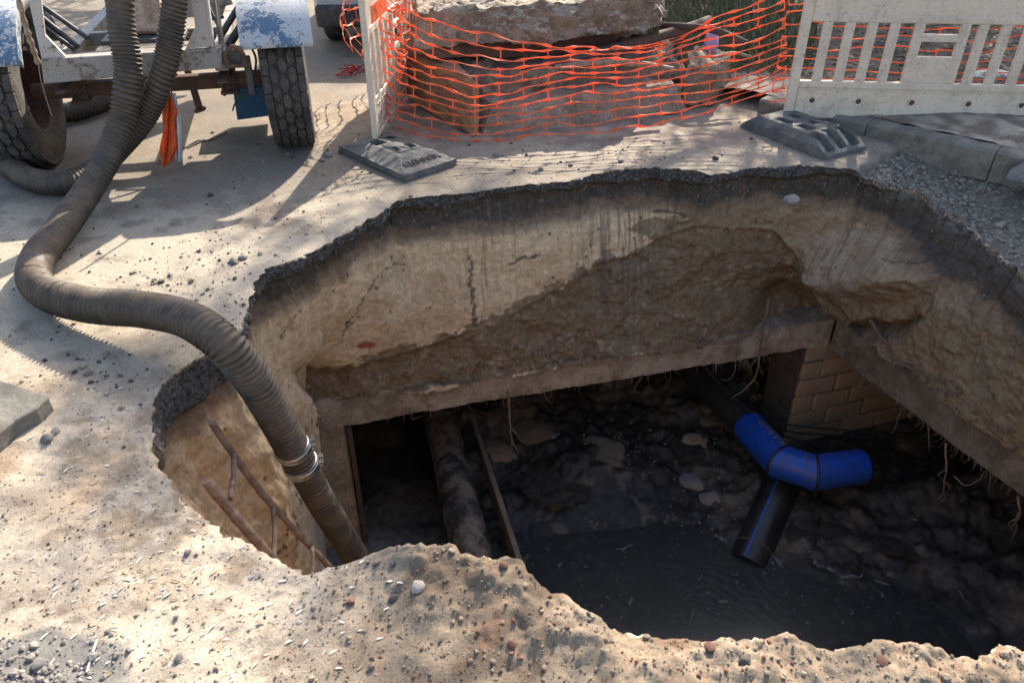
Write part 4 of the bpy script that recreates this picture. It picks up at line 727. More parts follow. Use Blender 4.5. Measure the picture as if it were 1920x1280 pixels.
# ------------------------------------------------------------------ barriers
def barrier(loc, rz, label, plain=False):
    root = empty('plastic_barrier', loc, rz, label, 'barrier', 'white plastic barriers'); L, H = 2.05, 1.0; T = 0.045
    fr_ = MB()
    for x0, x1 in ((0, 0.075), (L - 0.075, L)): fr_.box(((x0 + x1)/2, 0, 0.5), (x1 - x0, T, 1.0))
    fr_.box((L/2, 0, 0.265), (L - 0.15, T - 0.004, 0.055)); fr_.box((L/2, 0, 0.755), (L - 0.15, T - 0.004, 0.055)); fr_.box((L/2, 0, 0.985), (L - 0.15, T - 0.004, 0.03)); fr_.box((L/2, 0, 0.015), (L - 0.15, T - 0.004, 0.03))
    fr_.build('frame', M['white'], root, bevel=0.008)
    m_ = MB(); m_.box((L/2, 0, 0.875), (L - 0.16, T - 0.018, 0.19)); m_.build('top_panel', M['white'], root, bevel=0.004)
    m_ = MB(); m_.box((L/2, 0, 0.135), (L - 0.16, T - 0.018, 0.21)); bo = m_.build('bottom_panel', M['white'], root, bevel=0.004)
    m_ = MB(); m_.box((0.50, -0.0165, 0.232), (0.78, 0.008, 0.012)); m_.box((1.42, -0.0165, 0.232), (0.98, 0.008, 0.012)); m_.build('ridge', M['white'], bo, bevel=0.003)
    for x_ in (0.20, 0.56, 0.97, 1.40, 1.80):
        m_ = MB(); fm = frame((x_, -0.0145, 0.14), (0, -1, 0)); m_.lathe([(0.034, 0), (0.034, 0.008), (0.024, 0.007), (0.020, 0.0015)], fm, 20); m_.build('bolt_collar', M['white'], bo, smooth=40)
        m_ = MB(); m_.lathe([(0.020, 0.001), (0.014, 0.006), (0.0005, 0.006)], fm, 14); m_.build('bolt', M['rust'], bo, smooth=40)
    xs = [0.075 + 0.16 * i for i in range(1, 5)]
    sl = []
    for i in range(1, 6):
        sl.append(0.075 + 0.165 * i - 0.035)
    xs = sl[:4] + [1.34 + 0.165 * k for k in range(0, 4)]
    for x_ in xs:
        m_ = MB(); m_.box((x_, 0, 0.51), (0.072, T - 0.010, 0.44)); m_.build('slat', M['white'], root, bevel=0.007)
    # handle panel with two openings
    m_ = MB(); hx0, hx1 = 0.845, 1.245
    m_.box(((hx0 + hx1)/2, 0, 0.39), (hx1 - hx0, T - 0.008, 0.20)); m_.box(((hx0 + hx1)/2, 0, 0.625), (hx1 - hx0, T - 0.009, 0.055)); 
    m_.box((hx0 + 0.035, 0, 0.61), (0.07, T - 0.007, 0.245)); m_.box((hx1 - 0.035, 0, 0.61), (0.07, T - 0.007, 0.245)); m_.build('handle_panel', M['white'], root, bevel=0.006)
    return root
br_a = V(1467, 219, 6.2); br_b = G(1925, 231, br_a[2]); print('barrier R', br_a, br_b)
brR = barrier(tuple(br_a), math.atan2(br_b[1] - br_a[1], br_b[0] - br_a[0]), 'dirty white slatted plastic barrier at right with bolts along its bottom panel')
bl_a = G(703, 262, 0.075); print('barrier L', bl_a)
brL = barrier(tuple(bl_a), R_(86.0), 'white plastic barrier seen end-on, wrapped in orange net on the lettered foot plate')
for x_ in (.45, 1.3): MB().box((x_, -0.0165, 0.84), (0.5, 0.004, 0.12)).build('red_band', M['net'], brL)

# ------------------------------------------------------------------ orange net
def net(name, surf, rows, cols, label, parent=None, node=0.012, thin=0.0042, sub=8, seed=0):
    m_ = MB(); rnd = random.Random(seed)
    def S(i, u): 
        p = Vector(surf(min(max(u, 0), 1), i / (rows - 1))); q = np.array([u * cols * 0.55, i * 0.45 + seed, 0.0]); p.z = max(0.012, p.z + 0.020 * float(vnoise(q, 3)) + 0.008 * float(vnoise(q * 2.7, 4))); p.y += 0.018 * float(vnoise(q * 1.6, 6)); return p
    for i in range(rows):
        n = cols * sub; pts = [S(i, k / n) for k in range(n + 1)]; tw = rnd.uniform(0, 6)
        for k in range(n):
            q = []
            for kk in (k, k + 1):
                p = pts[kk]; t = (pts[min(kk+1, n)] - pts[max(kk-1, 0)]).normalized(); c = kk / sub; 
                dv = (S(max(i - .3, 0), kk / n) - S(min(i + .3, rows - 1), kk / n)); dv = (dv - t * dv.dot(t)).normalized(); nv = t.cross(dv)
                nd = abs(math.cos(math.pi * c)) ** 6; wd = thin + (node - thin) * nd; a_ = 0.7 * math.sin(c * 1.3 + tw)
                dv2 = dv * math.cos(a_) + nv * math.sin(a_); up = dv * (0.005 * math.sin(2 * math.pi * c * 0.5 + math.pi * i) + 0.004 * math.sin(c * 1.9 + tw))
                q.append((p + up + dv2 * wd, p + up - dv2 * wd))
            m_.add([q[0][0], q[0][1], q[1][1], q[1][0]], [(0, 1, 2, 3)])
    for i in range(rows - 1):
        for j in range(cols + 1):
            if (i + j) % 2 or rnd.random() < .03: continue
            u = (j + rnd.uniform(-.1, .1)) / cols; a_, b_ = S(i, u), S(i + 1, u); t = (S(i, min(1, u + .01)) - S(i, max(0, u - .01))).normalized() * 0.0022
            a_ = a_ + (b_ - a_) * 0.02; m_.add([a_ - t * 1.8, a_ + t * 1.8, b_ + t * 1.8, b_ - t * 1.8], [(0, 1, 2, 3)])
    o = m_.build(name, M['net'], parent); s = o.modifiers.new('solid', 'SOLIDIFY'); s.thickness = 0.0025; s.offset = 0
    if label: tag(o, label, 'netting')
    return o
# columns: px x, top y, bottom y, depth at top, depth at bottom
NC = [(712, -12, 214, 6.05, 6.10), (745, 8, 245, 6.02, 5.98), (800, 32, 252, 6.02, 5.90), (880, 58, 262, 6.0, 5.80), (960, 76, 260, 6.0, 5.78), (1050, 90, 250, 6.02, 5.85), (1130, 96, 248, 6.05, 5.92), (1210, 84, 240, 6.08, 6.02), (1290, 56, 222, 6.1, 6.1), (1380, 22, 195, 6.14, 6.2), (1472, -14, 166, 6.25, 6.25)]
NCa = np.array([list(V(x, a, ya)) + list(V(x, b, yb)) for x, a, b, ya, yb in NC]); NCu = np.linspace(0, 1, len(NC))
bun = np.array([0.95, 0.95, 0.85, 0.85, 1.0, 1.35, 1.55, 1.45, 1.2, 1.0, 1.0])
def surfN(u, v):
    c = [np.interp(u, NCu, NCa[:, k]) for k in range(6)]; e = np.interp(u, NCu, bun); v = v ** e
    p = np.array([c[k] + (c[3 + k] - c[k]) * v for k in range(3)]); p[1] += 0.05 * math.sin(u * 9 + v * 3) * math.sin(math.pi * v); p[2] = max(p[2] + 0.01 * math.sin(u * 23 + v * 5), 0.012); return p
net('safety_net', surfN, 13, 19, 'sagging orange plastic safety net stretched in front of the rubble between the barriers', seed=3)
def surfR(u, v):
    a_ = brR.matrix_world
    ang_ = brR.rotation_euler.z; base = Vector(brR.location); x = -0.1 + 2.5 * u; p = base + Vector((math.cos(ang_) * x, math.sin(ang_) * x, 0)) + Vector((-math.sin(ang_), math.cos(ang_), 0)) * (0.08 + 0.03 * math.sin(u * 12))
    return (p.x, p.y, 1.0 - 0.8 * v + 0.012 * math.sin(u * 17 + v * 4))
net('safety_net', surfR, 11, 15, 'taut orange plastic safety net behind the right slatted barrier', seed=5)
def surfL(u, v):
    p0_ = np.array(V(706, -20, 6.05)); p = np.array([-1.12 - 0.17 * math.sin(math.pi * min(1, v * 1.1)) - 0.05 * math.sin(u * 9), 6.15 + 1.7 * u, 1.05 - 0.62 * v + 0.03 * math.sin(u * 8)]); return p
net('safety_net', surfL, 8, 14, 'loose orange plastic safety net hanging on the road side of the left barrier', seed=8)
def surfL2(u, v):
    return (-0.93 + 0.12 * math.sin(u * 7 + v * 4) + 0.05 * math.sin(u * 19), 6.0 + 1.3 * u + 0.06 * math.sin(v * 13), 1.02 - 0.95 * v + 0.03 * math.sin(u * 14))
net('safety_net', surfL2, 12, 11, 'crumpled orange plastic safety net bunched on the rubble side of the left barrier', seed=9)
m_ = MB()
for k in range(7):
    b_ = Vector(G(662 + random.uniform(-12, 20), 138 + random.uniform(-8, 8), 0.01)); m_.tube(catmull([b_, b_ + Vector((random.uniform(-.1, .1), random.uniform(-.1, .1), .05)), b_ + Vector((random.uniform(-.15, .15), random.uniform(-.15, .15), .0)), b_ + Vector((random.uniform(-.2, .2), random.uniform(-.1, .1), .01))], 6), 0.006, 4)
tag(m_.build('net_scrap', M['redlens']), 'small dark red scrap of netting on the road left of the end-on barrier', 'scrap')

# ------------------------------------------------------------------ rubble behind the net
def lump(name, poly, z0, z1, seed, m, label, cat, tilt=(0, 0), amp=0.05, sub=4, top_m=None, group=None):
    """slab of broken pavement: plan polygon, subdivided and roughened"""
    c = np.mean(np.array(poly), 0); bm = bmesh.new(); n = len(poly)
    lo = [bm.verts.new((x - c[0], y - c[1], 0)) for x, y in poly]; rj = random.Random(seed); hi = [bm.verts.new(((x - c[0]) * rj.uniform(.84, .97), (y - c[1]) * rj.uniform(.86, .97), (z1 - z0) * rj.uniform(.8, 1.08))) for x, y in poly]
    bm.faces.new(lo[::-1]); bm.faces.new(hi)
    for i in range(n): bm.faces.new((lo[i], lo[(i+1) % n], hi[(i+1) % n], hi[i]))
    bmesh.ops.triangulate(bm, faces=bm.faces)
    for k in range(6):
        es = [e for e in bm.edges if e.calc_length() > 0.045 * 2 ** max(0, 0)]
        if not es or len(bm.verts) > 9000: break
        bmesh.ops.subdivide_edges(bm, edges=es, cuts=1); bmesh.ops.triangulate(bm, faces=[f for f in bm.faces if len(f.verts) > 3])
    bm.normal_update(); P_ = np.array([v.co[:] for v in bm.verts]) + np.array([c[0], c[1], z0]); N_ = np.array([v.normal[:] for v in bm.verts])
    dsp = fbm(P_, 3.0, 4, seed) * amp * 1.1 + fbm(P_, 9, 4, seed + 3) * amp * 0.65 + fbm(P_, 30, 3, seed + 5) * amp * 0.3
    for v, dv, nv in zip(bm.verts, dsp, N_): v.co += Vector(nv) * float(dv)
    me = bpy.data.meshes.new(name); bm.to_mesh(me); bm.free(); me.polygons.foreach_set('use_smooth', [True] * len(me.polygons)); me.set_sharp_from_angle(angle=R_(60))
    o = link(name, me, m); o.location = (c[0], c[1], z0); o.rotation_euler = (*tilt, 0)
    if top_m:
        me.materials.append(top_m)
        for p_ in me.polygons:
            if p_.normal.z > 0.55: p_.material_index = 1
    return tag(o, label, cat, group)
gxy = lambda x, y, z=0: tuple(G(x, y, z)[:2])
b0 = np.array(gxy(900, 258)); b1 = np.array(gxy(1292, 212)); fu = (b1 - b0) / np.linalg.norm(b1 - b0); fn = np.array([-fu[1], fu[0]])
lump('pavement_slab', [tuple(b0), tuple(b1), tuple(b1 + fn * 0.9), tuple(b0 + fn * 1.2 - fu * 0.15)], 0.0, 0.27, 200, M['slab'], 'low concrete slab with a pale broken front edge at the bottom of the rubble', 'slab', (R_(2), R_(-1)), 0.03, top_m=M['rock_brown'], group='rubble behind the net')
pb_ = [tuple(b0 + fn * .25 - fu * .02), tuple(b0 + fu * 1.95 + fn * .25), tuple(b0 + fu * 2.0 + fn * 1.0), tuple(b0 + fn * 1.1 - fu * .1)]
lump('earth_heap', pb_, 0.22, 0.42, 220, M['rock_brown'], 'brown earth heap lying on the low slab behind the net', 'earth', (0, 0), 0.10, group='rubble behind the net')
m_ = MB(); w0 = b0 + fn * 0.02 - fu * 0.03; 
lump('timber_board', [tuple(b0 - fu * 0.05 + fn * .03), tuple(b0 - fu * 0.0 + fn * .03), tuple(b0 - fu * 0.02 + fn * 1.15), tuple(b0 - fu * 0.32 + fn * 1.15)], 0.02, 0.42, 230, M['wood'], 'ochre timber board standing along the left side of the low slab', 'board', (0, R_(4)), 0.02, group='rubble behind the net')
lump('pavement_slab', [gxy(815, 150, .3), (0.95, 7.05), (1.35, 7.95), (-0.45, 8.1)], 0.40, 0.60, 240, M['rustplate'], 'rusty brown plate wedged below the uppermost rubble block', 'plate', (R_(-2), R_(3)), 0.03, group='rubble behind the net')
tA = [V(778, 60, 6.55), V(905, 75, 6.45), V(1085, 92, 6.6), V(1245, 62, 6.95)]
lump('pavement_block', [tuple(p[:2]) for p in tA] + [(1.5, 8.3), (-0.6, 8.4)], 0.58, 0.88, 250, M['rock_brown'], 'huge earthy pavement block on top of the rubble with a sandy top', 'block', (R_(-1), R_(-1.5)), 0.075, top_m=M['rock_sand'], group='rubble behind the net')
lump('sand_heap', [tuple(V(770, 66, 6.5)[:2]), tuple(V(850, 60, 6.48)[:2]), tuple(V(950, 40, 6.75)[:2]), (0.4, 8.2), (-0.85, 8.2)], 0.62, 0.90, 255, M['rock_sand'], 'pale sand heap spread over the upper left of the rubble', 'sand', (R_(4), R_(-6)), 0.06, group='rubble behind the net')
lump('earth_block', [tuple(V(1282, 140, 6.7)[:2]), tuple(V(1345, 140, 6.75)[:2]), (2.05, 7.3), (1.65, 7.4)], 0.02, 0.36, 260, M['rock_brown'], 'square brown earth clod at the right end of the rubble', 'clod', (0, 0), 0.06, group='rubble behind the net')
lump('pavement_block', [tuple(V(770, 140, 6.8)[:2]), tuple(V(830, 130, 6.65)[:2]), (-0.35, 7.4), (-0.75, 7.4)], 0.0, 0.62, 270, M['slab'], 'upright grey block at the left end of the rubble by the barrier', 'block', (0, R_(3)), 0.05, group='rubble behind the net')
for pp, r, mm, lb in [([V(1040, 128, 6.5), V(1120, 118, 6.5), V(1200, 121, 6.52), V(1262, 132, 6.55)], .028, 'pole', 'pale curved wooden pole poking from the rubble'), ([V(930, 135, 6.5), V(1050, 118, 6.6), V(1270, 60, 7.2), V(1330, 40, 7.5)], .05, 'rust', 'thick rusty pipe slanting across the rubble to the upper right'), ([V(1240, 48, 7.3), V(1330, 55, 7.0), V(1400, 82, 6.9)], .03, 'rust', 'thin rusty rod beyond the rubble near the purple bag'), ([V(1335, 108, 6.8), V(1375, 100, 6.9), V(1408, 108, 6.9)], .014, 'pole', 'short crooked stick on the ground right of the rubble')]:
    tag(MB().tube(catmull(pp, 8), r, 12).build('pole' if mm == 'pole' else 'rusty_pipe', M[mm], smooth=50), lb, 'pole' if mm == 'pole' else 'pipe', 'bars in the rubble')
def rock_data(name, seed, m, sub=2, flat=0.7, sharp=0.35):
    bm = bmesh.new(); bmesh.ops.create_icosphere(bm, subdivisions=sub, radius=1); rs = random.Random(seed)
    pl = [(Vector((rs.gauss(0, 1), rs.gauss(0, 1), rs.gauss(0, 1))).normalized(), rs.uniform(0.6, 0.9)) for _ in range(9)]
    P_ = np.array([v.co[:] for v in bm.verts]); nz = fbm(P_ + seed * 7.1, 1.3, 3, seed)
    for v, q in zip(bm.verts, nz):
        v.co *= 1 + 0.35 * float(q)
        for n, dd_ in pl:
            e = v.co.dot(n) - dd_
            if e > 0: v.co -= n * e * sharp * 2
        v.co.z *= flat
    me = bpy.data.meshes.new(name); bm.to_mesh(me); bm.free(); me.materials.append(m); 
    me.polygons.foreach_set('use_smooth', [sub > 1] * len(me.polygons)); me.set_sharp_from_angle(angle=R_(32)); return me
# purple bag
me = rock_data('plastic_bag', 5, M['purple'], 3, 1.2, 0.2); o = link('plastic_bag', me, None); o.location = tuple(V(1335, 76, 7.2)); o.scale = (0.07, 0.06, 0.10); tag(o, 'crumpled lilac plastic bag caught in the rubble behind the net', 'bag')
# white litter behind the right barrier
for x, y, lb in ((1860, 140, 'pale flat scrap lying behind the right barrier slats'),):
    o = link('paper_scrap', rock_data('paper_scrap', 9, M['paper'], 3, 0.3, 0.3), None); p = G(x, y, 0.14); o.location = (p[0], p[1], 0.14); o.scale = (0.22, 0.14, 0.12); tag(o, lb, 'scrap')

# ------------------------------------------------------------------ kerb, pavement behind it, loose kerb stone
ku = (kerbB - kerbA) / np.linalg.norm(kerbB - kerbA); kn = np.array([-ku[1], ku[0]]); Lk = np.linalg.norm(kerbB - kerbA)
def kerb_mesh(L):
    m_ = MB(); n = 12; pr = [(0, -0.12), (0, 0.088), (0.02, 0.108), (0.15, 0.112), (0.15, -0.12)]; v = []
    for i in range(n + 1):
        for q in pr: v.append((i / n * L, q[0] + 0.006 * math.sin(i * 2.3 + q[1] * 30), q[1] + 0.005 * math.sin(i * 1.7)))
    m_.add(v, [(i*5 + k, i*5 + (k+1) % 5, (i+1)*5 + (k+1) % 5, (i+1)*5 + k) for i in range(n) for k in range(5)] + [(0,1,2,3,4), tuple(n*5 + k for k in (4,3,2,1,0))]); return m_
kl = ['mossy kerb stone nearest the right picture edge', 'kerb stone at the corner of the broken asphalt', 'kerb stone half hidden under the white slatted barrier']
kd0 = [2.35, 1.42, 0.49]
for k, s0 in enumerate(kd0):
    p = kerbA + ku * s0; o = kerb_mesh(0.926).build('kerb_stone', M['kerb'], bevel=0.006); o.location = (p[0], p[1], 0.0); o.rotation_euler = (0, 0, math.atan2(ku[1], ku[0])); tag(o, kl[k], 'kerb stone', 'kerb stones at the pavement edge')
k0 = kerbA - ku * 0.2 + kn * 0.155; k1 = kerbA + ku * 4.2 + kn * 0.155; nxp = 150; nyp = 200
S_, T_ = np.meshgrid(np.linspace(-0.6, 6, nxp), np.linspace(0, 1, nyp) ** 1.6 * 9); PX = kerbA[0] + ku[0] * S_ + kn[0] * (T_ + 0.153); PY = kerbA[1] + ku[1] * S_ + kn[1] * (T_ + 0.153); PP = np.stack([PX, PY, 0*PX], -1)
PZ = 0.115 + fbm(PP, 2, 3, 301) * 0.03 * sstep(0, .3, T_) + fbm(PP, 14, 4, 302) * 0.012 + 0.03 * sstep(0, 0.4, T_)
PZ = PZ - 0.14 * sstep(0.2, -0.5, S_)
_pc_shade = sstep(0.6, 1.1, T_ + 0.3 * fbm(PP, 4, 3, 304))
pc = mixc(np.broadcast_to(C(0.37, 0.31, 0.24), PX.shape + (3,)), C(0.17, 0.135, 0.10), sstep(-0.2, 0.3, fbm(PP, 6, 4, 303) + 0.35 * sstep(0.4, 1.2, T_)))
pc = mixc(pc, C(0.085, 0.066, 0.047), _pc_shade * 0.9)  # brown litter tone with the shade behind the barrier put into the colour
pvo = np_mesh('pavement', np.stack([PX, PY, PZ], -1), grid_faces(nyp, nxp), M['ground'], cols=pc); tag(pvo, kind='structure')
lk = [np.array(G(*p)) for p in ((108, 772), (0, 850))]; m_ = kerb_mesh(1.0); o = m_.build('kerb_stone', M['kerb'], bevel=0.012)
du = lk[1] - lk[0]; o.location = (lk[0][0], lk[0][1], 0.0); o.rotation_euler = (R_(0), 0, math.atan2(du[1], du[0]))
o.data.transform(Matrix.Translation((0, 0, 0))); o.scale = (1, -2.1, 0.42); tag(o, 'loose grey concrete kerb stone lying on the dirt at the left picture edge', 'kerb stone'); o.location.z = gh(lk[0][0], lk[0][1]) + 0.03

# ------------------------------------------------------------------ rusted ladder frame in the pit
ld = empty('rusty_ladder', tuple(G(500, 930, -0.5)), 0, 'sand caked rusty ladder frame leaning against the sunlit pit side by the hose', 'ladder'); Ll = Vector(ld.location); g3 = lambda x, y, z: Vector(G(x, y, z + .08)) - Ll
def bar(pts, r, nm, seed): 
    P_, t_ = resample(catmull(pts, 10), 0.012); nz = fbm(P_, 18, 3, seed); MB().tube(P_, [r * (1 + 0.16 * x) for x in nz], 12).build(nm, M['rustsand'], ld, smooth=60)
bar([g3(396, 790, -.25), g3(437, 850, -.48), g3(500, 935, -.84), g3(622, 1066, -1.42)], .017, 'rail', 1)
bar([g3(386, 900, -.25), g3(430, 955, -.42), g3(500, 1035, -.68), g3(560, 1100, -.95)], .021, 'rail', 2)
for a_, b_ in (((438, 848, -.48), (431, 935, -.40)), ((511, 948, -.90), (513, 1045, -.80)), ((585, 1024, -1.22), (583, 1090, -1.1))):
    bar([g3(*a_), (g3(*a_) + g3(*b_)) / 2 + Vector((.008, 0, 0)), g3(*b_)], .0125, 'rung', 3)

# ------------------------------------------------------------------ roots
def root(pts, r, label, grp='roots hanging in the pit', fork=None):
    P_, t_ = resample(catmull(pts, 8), 0.012); n = len(P_); jig = np.stack([fbm(P_, 14, 2, 400 + k) for k in range(3)], -1) * 0.012; P_ = P_ + jig
    m_ = MB(); m_.tube(P_, [r * (1 - 0.75 * i / n) for i in range(n)], 6)
    if fork:
        for k in fork: 
            i = int(k * n); q = Vector(P_[i]); m_.tube([q, q + Vector((random.uniform(-.06, .06), random.uniform(-.05, .02), -.05)), q + Vector((random.uniform(-.1, .1), random.uniform(-.06, .02), -.12))], [r*.45, r*.3, r*.12], 5)
    return tag(m_.build('root', M['root'], smooth=70), label, 'root', grp)
def bm_pt(px, py, push=0.06):                   # on the front beam face
    n3 = np.array([nb[0], nb[1], 0]); p = np.array([-1.10, 4.49, 0]) - n3 * push; d_ = ray(px, py); return CP + d_ * (((p - CP) @ n3) / (d_ @ n3))
def rb_pt(px, py, push=0.06):
    n3 = np.array([rbn[0], rbn[1], 0]); p = np.array([2.74, 5.5, 0]) - n3 * push; d_ = ray(px, py); return CP + d_ * (((p - CP) @ n3) / (d_ @ n3))
BR = [([(1440,560),(1428,640),(1420,690),(1405,722),(1370,748)], .014, 'thick pale root bending in front of the right half of the long beam'),
 ([(1330,585),(1360,620),(1390,628)], .007, 'short pale root on the brown soil above the beam'),
 ([(1275,630),(1330,645),(1390,636),(1440,600),(1460,560)], .010, 'sinuous root lying along the top edge of the long beam'),
 ([(1385,640),(1378,690),(1366,712),(1352,712)], .007, 'thin hooked root below the right half of the long beam'),
 ([(952,735),(956,790),(962,860)], .012, 'shaggy brown root tuft hanging from the middle of the long beam'),
 ([(1450,560),(1440,630),(1430,680)], .006, 'straight thin root dropping from the alcove'),
 ([(940,740),(945,765)], .004, 'tiny root fibre beside the shaggy tuft'), ([(1020,735),(1030,755),(1038,750)], .004, 'tiny curled root fibre under the long beam'),
 ([(1205,700),(1190,730),(1204,735)], .004, 'tiny bent root fibre under the centre of the beam'), ([(770,770),(775,785),(790,780)], .004, 'tiny root fibre under the left end of the beam')]
for p_, r, lb in BR: root([bm_pt(x, y, 0.07) for x, y in p_], r, lb, fork=(0.5, 0.7) if r > .009 else None)
RR = [([(1630,600),(1660,640),(1690,680),(1740,705),(1790,715)], .020, 'thick gnarled grey root running down over the slanting right beam'),
 ([(1738,560),(1715,600),(1706,640)], .006, 'long fine root below the soil bulge'), ([(1772,830),(1775,870),(1768,920),(1758,935)], .010, 'shaggy root tuft hanging below the slanting beam'),
 ([(1790,895),(1815,910),(1850,885),(1870,860)], .006, 'crooked pale root beneath the slanting beam'), ([(1866,850),(1855,900),(1858,930)], .006, 'pale root dropping beside the crooked one'),
 ([(1908,930),(1912,960),(1900,985)], .010, 'bushy root tuft at the right picture edge'), ([(1620,650),(1618,700),(1610,740)], .007, 'slender root dangling at the upper end of the slanting beam'),
 ([(1690,760),(1680,800),(1675,812)], .005, 'fine bent root in front of the brick pier'), ([(1600,660),(1602,700)], .004, 'very fine root left of the slanting beam'), ([(1740,800),(1742,850)], .005, 'fine straight root under the slanting beam')]
for p_, r, lb in RR: root([rb_pt(x, y, 0.07) for x, y in p_], r, lb, fork=(0.4, 0.6, 0.8) if r > .009 else None)
m_ = MB()
for k in range(150):                            # hair roots nobody could count
    if random.random() < 0.55: x = random.uniform(640, 1540); y = np.interp(x, [640, 760, 1520], [776, 772, 655]) + random.uniform(-4, 4); f_ = bm_pt
    else: x = random.uniform(1575, 1915); y = 655 + (x - 1560) * 0.775; f_ = rb_pt
    p = Vector(f_(x, y, 0.03)); L_ = random.uniform(0.02, 0.11); m_.tube([p, p + Vector((random.uniform(-.02, .02), -.01, -L_ * .5)), p + Vector((random.uniform(-.04, .04), -.01, -L_))], [.0022, .0016, .0008], 4)
tag(m_.build('root_hairs', M['root']), 'fringe of hair-fine roots along the lower edges of both beams', 'roots', None, 'stuff')

# ------------------------------------------------------------------ clods, mud lumps, foam in the pit
rocks = {k: [rock_data('clod', 20 + i, M[k], 3) for i in range(3)] for k in ('clay', 'mud', 'stone', 'concrete2')}
def mudz(x, y): return float(mz[int(np.clip((y - gy[0]) / (gy[1] - gy[0]), 0, 339)), int(np.clip((x - gx[0]) / (gx[1] - gx[0]), 0, 299))])
CL = [(1130,738,'clay',.17,.28,'broad flat tan clod far back under the beam'),(1180,762,'clay',.10,.3,'small tan clod behind the middle of the pit'),(1000,805,'clay',.27,.3,'large grey-tan clod near the hanging root tuft'),(1045,815,'stone',.12,.4,'grey lump right of the large tan clod'),(930,840,'concrete2',.30,.35,'dark flat clod beside the channel wall'),
 (1010,828,'clay',.08,.35,'small pale clod below the large tan one'),(1130,840,'clay',.26,.28,'long pale clod in the middle of the mud'),(1150,862,'clay',.12,.3,'pale clod just below the long one'),(1330,785,'clay',.16,.5,'ochre stone block left of the black pipe'),(1310,830,'rust',.18,.3,'rusty brick fragment left of the elbow'),
 (1300,900,'stone',.16,.6,'grey stone left of the elbow'),(1335,930,'stone',.15,.7,'upright grey stone left of the black pipe'),(1616,975,'stone',.05,.7,'small pale stone right of the black pipe'),(1600,1022,'clay',.13,.25,'grey sliver of wood-like clod in the mud'),(1040,905,'mud',.36,.16,'wide low mud bank in the centre'),
 (1700,1020,'mud',.3,.3,'dark mud mound below the right beam'),(1560,990,'mud',.2,.4,'dark mud lump right of the black pipe'),(1290,840,'mud',.25,.5,'dark mud lump in front of the chamber'),(1500,1000,'mud',.15,.4,'dark mud lump touching the black pipe')]
for x, y, k, s, fl, lb in CL:
    p = G(x, y, -2.72)
    for _ in range(3): p = G(x, y, max(mudz(p[0], p[1]), WZ))
    dat = random.choice(rocks[k]) if k in rocks else rock_data('clod', 31, M['brick'], 2)
    o = link('mud_clod', dat, None); o.location = (p[0], p[1], p[2] - s * fl * .25); o.scale = (s * random.uniform(.8, 1.0), s * random.uniform(.5, .8), s * fl); o.rotation_euler = (random.uniform(-.2, .2), random.uniform(-.2, .2), random.uniform(-.6, .6)); tag(o, lb, 'clod', 'clods in the mud')
m_ = MB(); rs = random.Random(5)
for k in range(420):
    x, y = rs.gauss(1330, 160), rs.gauss(930, 90); p = G(x, y, -2.8); zz_ = mudz(p[0], p[1])
    if zz_ < WZ - 0.01: continue
    s = rs.uniform(.004, .02) * (1.6 if rs.random() < .1 else 1); m_.box((p[0], p[1], zz_ + s * .2), (s * 1.6, s * rs.uniform(.6, 1.4), s * .7), (rs.uniform(-.6, .6), rs.uniform(-.6, .6), rs.uniform(0, 3)), rs.uniform(.4, .9))
tag(m_.build('mud_crumbs', M['concrete2'], bevel=0), 'small grey stones and scum flecks strewn over the pit mud', 'crumbs', None, 'stuff')
m_ = MB(); rs = random.Random(15)
for k in range(150):
    p = G(rs.uniform(1000, 1740), rs.gauss(1110, 60), WZ); s = rs.uniform(.003, .012) * (2 if rs.random() < .06 else 1); a_ = rs.uniform(0, 3)
    if mudz(p[0], p[1]) > WZ: continue
    m_.box((p[0], p[1], WZ + .001), (s * rs.uniform(1, 3), s, .003), (0, 0, a_))
tag(m_.build('scum_flecks', M['foam']), 'pale scum flecks floating on the pit water', 'scum', None, 'stuff')
def foam(pts, wd, seed, lb):
    P_, t_ = resample(catmull([G(x, y, WZ + .006) for x, y in pts], 10), 0.012); n = len(P_); m_ = MB(); v = []
    for i in range(n):
        t = P_[min(i+1, n-1)] - P_[max(i-1, 0)]; s = np.array([-t[1], t[0], 0]) / (np.linalg.norm(t) + 1e-9); w_ = wd * (math.sin(math.pi * (i + .5) / n) ** .5) * (0.6 + 0.6 * abs(float(vnoise(np.array([i * .35, seed, 0.])))))
        c_ = P_[i] + s * 0.02 * float(vnoise(np.array([i * .2, seed + 9, 0.]))); zz_ = max(WZ + 0.004, mudz(c_[0], c_[1]) + 0.004)
        for q, h in ((-1, 0), (0, .005), (1, 0)): v.append((c_[0] + s[0] * w_ * q, c_[1] + s[1] * w_ * q, zz_ + h))
    m_.add(v, [(i*3 + k, i*3 + k + 1, i*3 + 4 + k, i*3 + 3 + k) for i in range(n - 1) for k in (0, 1)]); tag(m_.build('foam_streak', M['foam'], smooth=80), lb, 'foam', 'foam streaks on the water edge')
foam([(1500,1018),(1520,1045),(1550,1068),(1590,1080),(1620,1080)], .028, 1, 'curved grey foam streak right of the black pipe')
foam([(1632,1024),(1660,1030),(1700,1046),(1735,1058)], .015, 2, 'long thin grey foam streak on the right mud')
foam([(1735,1062),(1750,1075),(1745,1085),(1735,1084)], .025, 3, 'pale foam patch at the end of the thin streak')
foam([(1455,1046),(1462,1060),(1470,1066)], .02, 4, 'small foam patch touching the black pipe end')
foam([(1640,1085),(1655,1092),(1668,1096)], .018, 6, 'small foam dab below the curved streak')
foam([(1345,1000),(1355,1010),(1368,1012)], .02, 7, 'small foam dab left of the black pipe end')
foam([(1155,1030),(1170,1024),(1188,1022)], .012, 8, 'slender foam fleck on the open water')
foam([(1848,1168),(1865,1180),(1880,1190)], .02, 9, 'short foam fleck in the lower right mud')
